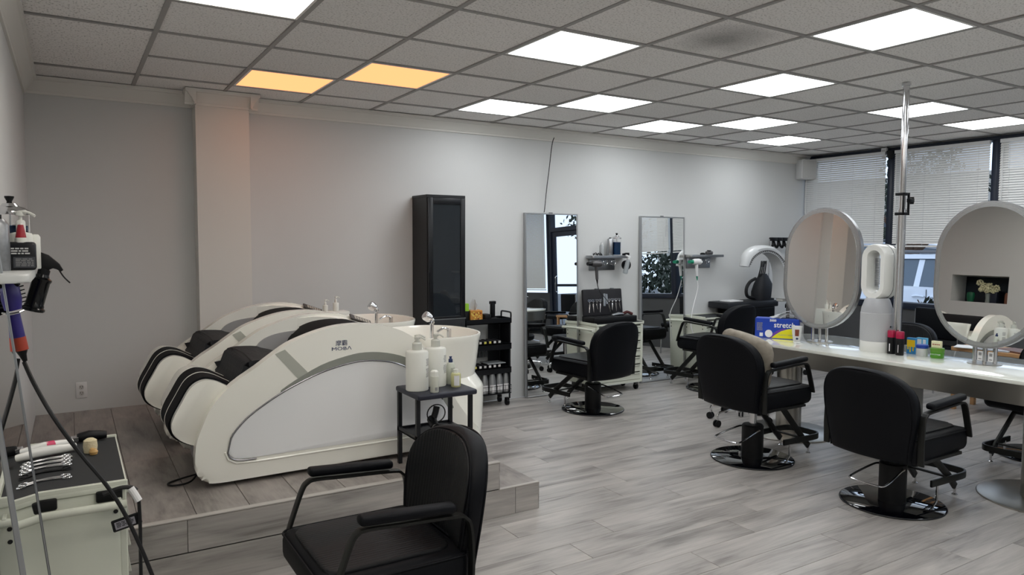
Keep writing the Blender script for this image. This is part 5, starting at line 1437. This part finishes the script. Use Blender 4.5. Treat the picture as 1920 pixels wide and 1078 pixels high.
# ================================================================== LEFT WALL SHELF AND ITEMS
t = thing('wall_shelf', 'white tray shelf on the left wall at the left edge of the photo', 'shelf', (XL, 2.30, 1.487), 0, None)
bm = NB(); prism(bm, [(p[0] + .074, p[1] + .27) for p in rrect(0, 0, .148, .52, .03)], 'z', -.024, 0, .006, 3); ob('tray', bm, mat('shelf_white', '#c9cbc9', .4), t)
bm = NB(); prism(bm, [(0, -.02), (.09, -.02), (.012, -.13), (0, -.13)], 'y', .48, .487) ; prism(bm, [(0, -.02), (.09, -.02), (.012, -.13), (0, -.13)], 'y', .03, .037); ob('bracket', bm, mat('shelf_bracket', '#b3b2ac', .5), t)
zs = 1.487
jar('disinfectant_jar', 'wide blue disinfectant jar with steel lid on the left wall shelf', (XL + .085, 2.76, zs), .052, .205)
t = thing('dark_dye_bottle', 'square black bottle with white and red nozzle on the left wall shelf', 'bottle', (-.122, 2.62, zs))
bm = NB(); box(bm, -.0375, .0375, -.018, .018, 0, .085, .009, 3); ob('body', bm, mat('bottle_black_gloss', '#1b1c20', .25), t)
bm = NB(); lathe(bm, [(.016, .083), (.016, .095), (.011, .10), (.009, .112), (.004, .14), (.001, .14)], n=16); ob('nozzle', bm, M_btl, t)
bm = NB(); lathe(bm, [(.014, .098), (.011, .118), (.0075, .136), (.001, .137)], n=16); ob('red_cap', bm, mat('cap_red_black', '#a01c2c', .4), t)
small_print('white_print', t, face_my(0, -.0184, .058), .05, .022, 3, mat('print_white', '#c8c8c8', .6))
bm = NB(); box(bm, -.02, .035, -.0185, -.0181, .008, .04); ob('label', bm, mat('label_dark_grey', '#3e4147', .5), t)
small_print('label_print', t, face_my(.008, -.0186, .024), .045, .025, 5, M_inkg)
t = pump('white pump bottle behind the black bottle on the left shelf', -.125, 2.70, .03, .115, lab=False, headm=M_btl, z=zs, s=.9)
bottle('spray_can', 'grey aerosol can at the left edge on the wall shelf', 'spray can', (-.178, 2.60, zs), [(.028, 0), (.03, .004), (.03, .135), (.02, .15), (.018, .152)], mat('can_grey', '#8d8f92', .35, metal=.4, noise=(60, .15)), [(.012, .152), (.012, .165), (.001, .166)], M_black)
bottle('white_tub', 'white tub behind the black bottle on the left shelf', 'tub', (-.098, 2.73, zs), [(.02, 0), (.022, .003), (.022, .10), (.017, .108), (.001, .11)], M_btl)
# hanging trigger spray bottle
t = thing('spray_bottle', 'black trigger spray bottle hanging at the end of the left shelf', 'spray bottle', (-.105, 2.74, 1.352)); t.rotation_euler = (0, .27, 0)
bm = NB(); lathe(bm, [(.001, 0), (.030, .001), (.033, .004), (.033, .010), (.028, .014), (.028, .02), (.026, .024), (.026, .095), (.029, .10), (.029, .106), (.02, .112), (.014, .13)], n=28); ob('bottle', bm, mat('bottle_glossy_black', '#0c0d0f', .15), t)
bm = NB(); lathe(bm, [(.017, .112), (.017, .135), (.012, .14)], n=20); prism(bm, [(-.04, .172), (-.035, .19), (.0, .185), (.035, .165), (.05, .148), (.045, .142), (.02, .15), (.012, .138), (-.012, .138), (-.02, .155)], 'y', -.012, .012, .003, 2); ob('spray_head', bm, M_black, t)
bm = NB(); tube(bm, smooth_pts([(.03, 0, .155), (.055, 0, .128), (.078, 0, .112)]), .0025, 6); ob('trigger', bm, M_black, t)
# hanging purple dryer with brush attachment
t = thing('styling_brush_dryer', 'purple and copper hot-brush dryer hanging below the left shelf', 'hair dryer', (-.158, 2.60, 1.41)); t.rotation_euler = (0, -.17, 0)
M_pur = mat('deep_violet', '#2d2470', .35)
bm = NB(); lathe(bm, [(.001, -.045), (.026, -.042), (.033, -.01), (.033, .025), (.026, .05), (.001, .052)], n=28); ob('head', bm, M_pur, t)
bm = NB()
for k in range(8):
    z = -.035 + k * .0115
    cyl(bm, (.025, 0, z), (.044, 0, z + .002), .002, n=6)
box(bm, .012, .036, -.02, .02, .025, .055, .004, 1)
ob('bristles', bm, M_black, t)
bm = NB(); cyl(bm, (0, 0, -.05), (0, 0, -.125), .019, .018, n=24); ob('handle', bm, M_pur, t)
bm = NB(); cyl(bm, (0, 0, -.125), (0, 0, -.165), .019, .0185, n=24); ob('copper_collar', bm, mat('copper_orange', '#a5402c', .35), t)
bm = NB(); tube(bm, [(0, 0, -.165), (0, 0, -.18), (.002, 0, -.20)], [.016, .010, .006], 16); ob('cord_grip', bm, M_black, t)
bm = NB(); tube(bm, [(-.005, -.02, -.052), (.02, -.03, -.05), (.03, -.015, -.048)], .003, 6); ob('hook', bm, M_chrome, t)
bm = NB(); tube(bm, smooth_pts([(-.125, 2.6, 1.21), (-.10, 2.55, 1.15), (-.054, 2.5, 1.055), (.01, 2.5, .936), (.077, 2.5, .826), (.132, 2.5, .706), (.195, 2.5, .514), (.25, 2.5, .3), (.30, 2.5, .012)], 6), .0062, 8)
tag(ob('dryer_cord', bm, M_cable), 'black cord sweeping from the purple dryer across the front cart', 'cord')
bm = NB(); tube(bm, smooth_pts([(-.14, 2.62, 1.22), (-.163, 2.6, 1.10), (-.19, 2.55, .97), (-.20, 2.52, .85)], 5), .0055, 8)
tag(ob('black_cable', bm, M_cable), 'second black cord dropping beside the mirror edge', 'cord')
bm = NB(); box(bm, -.215, -.165, 2.50, 2.55, 1.33, 1.43, .008, 2); tag(ob('hair_clipper', bm, M_black), 'black clipper hung at the far left under the wall shelf', 'clipper')

# ---- items on the front cart top (z = .789)
zc = .7895
def clipper(nm, label, p0, p1, r0, m, headm, extra=None):
    p0, p1 = V(p0), V(p1)
    t = thing(nm, label, 'clipper', p0)
    d = p1 - p0; L_ = d.length; az = math.atan2(d.y, d.x); t.rotation_euler = (0, 0, az)
    bm = NB(); tube(bm, [(.0, 0, r0), (L_ * .1, 0, r0), (L_ * .4, 0, r0 * 1.15), (L_ * .75, 0, r0 * 1.0), (L_, 0, r0 * .9)], [r0 * .75, r0 * .9, r0, r0 * .9, r0 * .7], 14); ob('body', bm, m, t)
    bm = NB(); box(bm, -.018, .004, -r0 * .9, r0 * .9, r0 * .5, r0 * 1.3, .002, 1); ob('blade', bm, headm, t)
    if extra:
        bm = NB(); cyl(bm, (L_ * extra[0], 0, r0 * 1.05), (L_ * extra[1], 0, r0 * 1.05), r0 * 1.06, n=16); ob('band', bm, extra[2], t)
    return t
clipper('hair_clipper', 'white clipper with pink band at the back of the front cart', (-.16, 3.14, zc), (-.01, 3.20, zc), .017, M_white, M_alu, (.42, .60, mat('pink_band', '#d8406a', .4)))
clipper('hair_clipper', 'plain white clipper in front of the pink-banded one', (-.18, 3.06, zc), (.0, 3.115, zc), .019, M_white, M_alu)
clipper('beard_trimmer', 'small chrome trimmer at the left edge of the front cart', (-.20, 3.16, zc), (-.165, 3.22, zc), .012, M_chrome, M_black)
clipper('hair_clipper', 'black and silver clipper at the far right corner of the front cart', (.005, 3.235, zc), (.105, 3.245, zc), .02, M_black, M_chrome)
t = thing('neck_brush', 'cream bristle neck brush with wooden knob on the front cart', 'brush', (.046, 3.07, zc), .2)
bm = NB(); lathe(bm, [(.001, .0), (.021, .0), (.024, .022), (.022, .045), (.012, .052), (.001, .053)], n=24); ob('bristles', bm, mat('bristle_cream', '#ddd0ac', .8, bump=(200, .4)), t)
bm = NB(); lathe(bm, [(.001, 0), (.012, .002), (.015, .012), (.009, .022), (.001, .024)], (.0, -.045, 0), 18); cyl(bm, (0, -.045, .012), (0, -.02, .014), .008, n=10); ob('handle', bm, mat('pale_wood', '#c79f62', .5), t)
def scissors(label, x0, x1, y0, y1, z, m):
    t = thing('scissors', label, 'scissors', (x0, y0, z), math.atan2(y1 - y0, x1 - x0), 'scissors laid out on the front cart')
    L_ = math.hypot(x1 - x0, y1 - y0)
    bm = NB(); tube(bm, [(0, .010, .003), (L_ * .3, .004, .004), (L_ * .55, -.002, .004), (L_ * .8, -.008, .003)], [.0015, .004, .0045, .003], 6); ob('blade', bm, m, t)
    bm = NB(); tube(bm, [(.0, -.008, .004), (L_ * .3, -.003, .005), (L_ * .55, .003, .005), (L_ * .8, .008, .004)], [.0015, .004, .0045, .003], 6); ob('blade', bm, m, t)
    for s in (-1, 1):
        bm = NB(); tube(bm, [(L_ * .88 + .013 * math.cos(a), s * .014 + .010 * math.sin(a), .004) for a in [2 * PI * i / 14 for i in range(14)]], .0025, 6, True); ob('finger_ring', bm, m, t)
    return t
for k, (y, m, l) in enumerate(((3.03, M_chrome, 'chrome scissors, farthest of the row on the front cart'), (2.98, M_chrome, 'chrome scissors, second farthest of the row on the front cart'), (2.93, M_chrome, 'chrome scissors, third from the back on the front cart'), (2.87, M_black, 'black scissors between the chrome pairs on the front cart'), (2.77, M_chrome, 'chrome scissors nearest the front edge of the cart'))):
    scissors(l, -.15 - .003 * k, -.012, y - .01, y + .015, zc, m)
# plugs and hanging label on the cart side
t = thing('power_plug', 'black cord with taped white adapter at the corner of the front cart', 'plug', (.118, 2.60, .775))
bm = NB(); tube(bm, smooth_pts([(-.05, -.02, .0), (.0, -.02, .012), (.03, -.02, .008), (.045, -.02, -.004)]), .007, 8); ob('cord', bm, M_cable, t)
bm = NB(); tube(bm, [(.028, -.025, .008), (.038, -.03, -.01), (.05, -.035, -.035)], .011, 10); ob('white_tape', bm, M_whitem, t)
bm = NB(); tube(bm, smooth_pts([(.05, -.035, -.035), (.052, -.03, -.12), (.05, -.03, -.3), (.052, -.03, -.5), (.06, -.03, -.74)]), .0055, 8); ob('cord', bm, M_cable, t)
t = thing('adapter_tag', 'black and grey printed tag on the side of the front cart', 'tag', (.135, 2.59, .672), -.0)
bm = NB(); box(bm, -.045, .04, -.006, .0, -.022, .018, .003, 1, Matrix.Rotation(-.20, 4, 'Y')); ob('backing', bm, M_black, t)
bm = NB(); box(bm, -.037, .022, -.0075, -.006, -.015, .010, .001, 1, Matrix.Rotation(-.20, 4, 'Y')); s = ob('label', bm, mat('tag_grey', '#9a98a0', .5), t)
small_print('label_print', t, face_my(-.007, -.0078, -.002, .20), .05, .018, 4, M_inkk)

# ================================================================== WINDOW SIDE FURNITURE
def bench(label, loc, rz=0, w=.9, d=.38, h=.55, group=None):
    t = thing('wood_bench', label, 'bench', loc, rz, group)
    bm = NB(); box(bm, -w / 2, w / 2, -d / 2, d / 2, h - .035, h, .003, 1); ob('top', bm, M_wood, t)
    bm = NB(); box(bm, -w / 2 + .03, w / 2 - .03, -d / 2 + .03, d / 2 - .03, .20, .225, .002, 1); ob('lower_shelf', bm, M_wood, t)
    for x in (-w / 2 + .03, w / 2 - .03):
        for y in (-d / 2 + .03, d / 2 - .03):
            bm = NB(); box(bm, x - .02, x + .02, y - .02, y + .02, 0, h - .035, .002, 1); ob('leg', bm, M_wood, t)
    return t
bench('light wooden low table by the window, behind the right oval mirror', (7.35, 3.24, 0), PI / 2, .75, .42, .60)
bench('light wooden low table by the windows, seen in the right leaning mirror', (7.75, 1.75, 0), PI / 2, .8, .4, .50)
for k, (x, y, a) in enumerate(((7.22, 3.46, .3), (7.24, 3.28, .1), (7.3, 3.12, -.4))):
    bm = NB(); box(bm, -.10, .10, -.14, .14, 0, .008 + .004 * k, .001, 1); tag(ob('magazine', bm, (M_paper, mat('magazine_grey', '#b9bcc2', .4), mat('magazine_brown', '#6b4a3c', .5))[k], M=tr(x, y, .601, a)), ('white', 'pale grey', 'brown')[k] + ' magazine on the low wooden table by the window', 'magazine')
bottle('water_bottle', 'clear water bottle on the low table seen in the right leaning mirror', 'bottle', (7.7, 1.95, .50), [(.03, 0), (.032, .005), (.032, .13), (.028, .15), (.013, .18)], mat('water_plastic', '#cfd8de', .1, trans=.7), [(.014, .18), (.014, .195), (.001, .196)], M_whitem)
# waiting chairs (dark) under the windows
def waiting_chair(label, x, y, rz):
    t = thing('waiting_chair', label, 'chair', (x, y, 0), rz, 'black waiting chairs under the windows')
    bm = NB(); box(bm, -.22, .22, -.24, .24, .40, .47, .025, 3); ob('seat', bm, M_vinyl, t)
    bm = NB(); box(bm, -.24, -.19, -.23, .23, .52, .86, .02, 3); ob('backrest', bm, M_vinyl, t)
    for sy in (-.23, .23):
        bm = NB(); tube(bm, [(-.22, sy, .84), (-.21, sy, .42), (-.27, sy, .0)], .011, 8); tube(bm, [(-.2, sy, .44), (.2, sy, .44), (.23, sy, .0)], .011, 8); ob('leg_frame', bm, M_chrome, t)
    return t
waiting_chair('black waiting chair under the window, left of the low wooden table', 7.95, 4.3, PI)
waiting_chair('black waiting chair under the window at the right, beyond the low wooden table', 7.95, 2.55, PI)
waiting_chair('black waiting chair seen low in the right leaning mirror', 7.95, .9, PI)
# reception desk, seen in the left leaning mirror
t = thing('reception_desk', 'white reception desk seen in the left leaning mirror', 'desk', (6.55, -.1, 0))
bm = NB(); box(bm, -.3, .3, -.6, .6, 0, .98, .01, 2); ob('body', bm, mat('desk_white', '#b9bfc6', .4), t)
bm = NB(); box(bm, -.34, .34, -.64, .64, .98, 1.01, .004, 2); ob('counter', bm, M_white, t)
t = thing('computer_monitor', 'dark monitor on the reception desk, seen in the mirror', 'monitor', (6.5, .15, 1.011), .4)
bm = NB(); box(bm, -.02, .02, -.24, .24, .1, .40, .006, 2); ob('screen', bm, M_black, t)
bm = NB(); cyl(bm, (0, 0, 0), (0, 0, .12), .02); lathe(bm, [(.1, 0), (.1, .01), (.001, .012)]); ob('stand', bm, M_black, t)
for k in range(3):
    bm = NB(); box(bm, -.003, .003, -.07, .07, 0, .2, .001, 1); tag(ob('standing_card', bm, (M_paper, mat('card_blue', '#5f92c9', .4), M_paper)[k], M=tr(6.5, .44 + .1 * k * 0 - .0 + .14 * (k - 1) + .1, 1.011, .4)), ('white', 'blue', 'second white')[k] + ' upright card on the reception desk, seen in the mirror', 'card')
bm = NB(); bmesh.ops.create_icosphere(bm, subdivisions=2, radius=.06); 
for v in bm.verts: v.co *= 1 + .2 * math.sin(v.co.x * 90 + v.co.y * 70)
xf(bm, bm.verts, Matrix.Translation((6.4, -.35, 1.071))); tag(ob('red_ornament', bm, mat('ornament_red', '#b03025', .5)), 'red ornament on the reception desk, seen in the mirror', 'ornament')

# ================================================================== OUTSIDE
bm = NB(); box(bm, XR + .12, 10.2, -14, 22, -.15, -.02); structure('floor_pavement', bm, M_pave)
bm = NB(); box(bm, 10.2, 60, -30, 50, -.2, -.14); structure('floor_road', bm, M_road)
bm = NB(); box(bm, 10.0, 10.2, -14, 22, -.14, -.01, .02); structure('trim_11', bm, M_pave)
def car(label, loc, paint, rz=0, Hs=1.0):
    """local: side facing -X, length along Y"""
    t = thing('parked_car', label, 'car', loc, rz)
    L_, W_ = 4.7, 1.85
    low = [(-2.35, .35), (-2.36, .75), (-2.3, 1.0), (-1.25, 1.09), (1.9, 1.10), (2.28, 1.05), (2.36, .7), (2.3, .35)]
    pr = [(p.x, p.y * Hs) for p in smooth_pts([(a, b, 0) for a, b in low], 3, True)]
    bm = NB(); prism(bm, pr, 'x', -W_ / 2, W_ / 2, .06, 3); ob('body', bm, paint, t, ang=40)
    cab = [(-1.25, 1.07), (-.55, 1.55), (.1, 1.62), (1.5, 1.60), (2.0, 1.45), (2.22, 1.07)]
    bm = NB(); loft(bm, [[V((sx * (W_ / 2 - .05 - .13 * max(0, (z - 1.07) / .5)), y, z * Hs)) for y, z in cab] for sx in (-1, 1)]); 
    gl = ob('window_glass', bm, mat('car_glass', '#4a5a68', .03, spec=.9), t)
    bm = NB(); top = [(-.72, 1.5), (-.5, 1.6), (.1, 1.665), (1.5, 1.645), (1.98, 1.52), (1.95, 1.47), (1.45, 1.575), (.1, 1.59), (-.45, 1.53)]
    prism(bm, [(a, b * Hs) for a, b in top], 'x', -W_ / 2 + .15, W_ / 2 - .15, .015, 2)
    for y0, y1, tw_ in ((-1.28, -.60, .06), (.32, .30, .09), (1.52, 1.45, .10), (2.22, 1.95, .16)):
        for sx in (-1, 1):
            loft(bm, [[V((sx * (W_ / 2 - .045 - .13 * k), y + d_, (1.07 + .5 * k) * Hs)) for d_ in (-tw_ / 2, tw_ / 2)] + [V((sx * (W_ / 2 - .09 - .13 * k), y + d_, (1.07 + .5 * k) * Hs)) for d_ in (tw_ / 2, -tw_ / 2)] for k, y in ((0, y0), (1, y1))])
    ob('roof', bm, paint, t, ang=40)
    for sx in (-1, 1):
        bm = NB(); tube(bm, [(sx * .70, -.55, 1.62 * Hs), (sx * .70, -.4, 1.70 * Hs), (sx * .70, 1.5, 1.70 * Hs), (sx * .70, 1.75, 1.61 * Hs)], .018, 8); ob('roof_rail', bm, M_gun, t)
        for y in (.0, .25):
            bm = NB(); tube(bm, smooth_pts([(sx * (W_ / 2 + .005), y - .09, .93 * Hs), (sx * (W_ / 2 + .03), y, .945 * Hs), (sx * (W_ / 2 + .005), y + .09, .93 * Hs)]), .018, 8); ob('door_handle', bm, paint, t)
        for y in (-1.45, 1.42):
            bm = NB(); cyl(bm, (sx * (W_ / 2 - .2), y, .33), (sx * (W_ / 2 + .01), y, .33), .345, n=28); w_ = ob('wheel', bm, mat('tyre_black', '#17181a', .8), t)
            bm = NB(); cyl(bm, (sx * (W_ / 2), y, .33), (sx * (W_ / 2 + .02), y, .33), .22, n=20); ob('hubcap', bm, M_alu, w_)
    bm = NB()
    for sx in (-1, 1):
        box(bm, sx * (W_ / 2 + .002) - .003, sx * (W_ / 2 + .002) + .003, .12, .13, .45, 1.06 * Hs); box(bm, sx * (W_ / 2 + .002) - .003, sx * (W_ / 2 + .002) + .003, -.905, -.895, .45, 1.06 * Hs)
    ob('door_gap', bm, M_inkk, t)
    return t
M_carw = mat('car_paint_white', '#dfe6f0', .12, coat=.8)
car('white car parked outside, seen through the middle window', (12.45, 6.12, -.12), M_carw, 0, .915)
car('silver car parked behind the white one outside', (16.0, 8.6, -.14), mat('car_paint_silver', '#aeb4bd', .15, coat=.8), 0, 1.05)
# trees and bushes
def foliage(bm, c, r, n, s, rr):
    for k in range(n):
        a, b_ = rr.uniform(0, 2 * PI), math.acos(rr.uniform(-1, 1)); q = r * rr.uniform(.3, 1) ** .6
        p = V(c) + V((math.sin(b_) * math.cos(a) * q, math.sin(b_) * math.sin(a) * q, math.cos(b_) * q * .8))
        M = Matrix.Translation(p) @ Euler((rr.uniform(0, 6), rr.uniform(0, 6), rr.uniform(0, 6))).to_matrix().to_4x4()
        l = [M @ V(v) for v in ((-s, 0, 0), (0, -s * .4, s * .1), (s, 0, 0), (0, s * .4, s * .1))]
        bm.faces.new([bm.verts.new(v) for v in l])
M_bark = mat('tree_bark', '#5a4638', .9); M_leaf = mat('leaf_dark_green', '#262e21', .7)
rr = random.Random(11)
def tree(label, x, y, h, sp, n):
    t = thing('street_tree', label, 'tree', (x, y, -.14), 0, 'street trees outside')
    bm = NB(); ends = []
    tube(bm, smooth_pts([(0, 0, 0), (.05, .03, h * .25), (-.04, .08, h * .45)]), [.16 - .004 * i for i in range(13)], 10)
    for k in range(6):
        a = 2 * PI * k / 6 + rr.uniform(-.3, .3); e = V((sp * .7 * math.cos(a), sp * .7 * math.sin(a), h * rr.uniform(.7, 1)))
        m_ = e * .5 + V((0, 0, h * .2)); tube(bm, smooth_pts([(-.04, .08, h * .42), tuple(m_), tuple(e)], 4), [.07, .065, .06, .055, .05, .04, .035, .03, .02], 7); ends.append(e)
    ob('trunk', bm, M_bark, t)
    bm = NB()
    for e in ends: foliage(bm, e, sp * .45, n, .07, rr)
    foliage(bm, (0, 0, h), sp * .6, n * 2, .08, rr)
    f = ob('crown', bm, M_leaf, t); f['kind'] = 'stuff'
tree('street tree outside, seen in the right leaning mirror', 13.0, 1.6, 3.8, 1.6, 110)
tree('street tree outside near the door, seen in the left leaning mirror', 12.0, -2.4, 3.0, 1.3, 120)
tree('street tree trunk outside above the parked white car', 14.4, 8.05, 3.4, 1.2, 150)
t = thing('shrub', 'small leafy shrub outside, low in front of the white car', 'shrub', (9.6, 5.03, -.02))
bm = NB()
for k in range(7): tube(bm, smooth_pts([(0, 0, 0), (rr.uniform(-.1, .1), rr.uniform(-.12, .12), .45), (rr.uniform(-.2, .2), rr.uniform(-.3, .3), .85)]), .008, 6)
ob('stems', bm, M_bark, t)
bm = NB(); foliage(bm, (0, 0, .72), .25, 160, .05, rr); f = ob('leaves', bm, M_leaf, t); f['kind'] = 'stuff'
bm = NB()
for k in range(40):
    foliage(bm, (21 + rr.uniform(-1, 1), -12 + k, .9 + rr.uniform(0, .5)), 1.3, 220, .16, rr)
o = ob('far_hedge', bm, M_leaf); tag(o, 'dark green hedge across the street beyond the parked cars', 'hedge', kind='stuff')
t = thing('street_building', 'pale low building across the street, glimpsed through the window', 'building', (30, 4, -.14))
bm = NB(); box(bm, 0, 6, -22, 22, 0, 4.5); wl = ob('wall', bm, mat('stucco_pale', '#b6b2aa', .9), t)
for k in range(9):
    bm = NB(); box(bm, -.05, .02, -19 + k * 4.6, -16.8 + k * 4.6, .9, 2.9, .02); ob('window', bm, mat('far_glass', '#3a434c', .1), t)
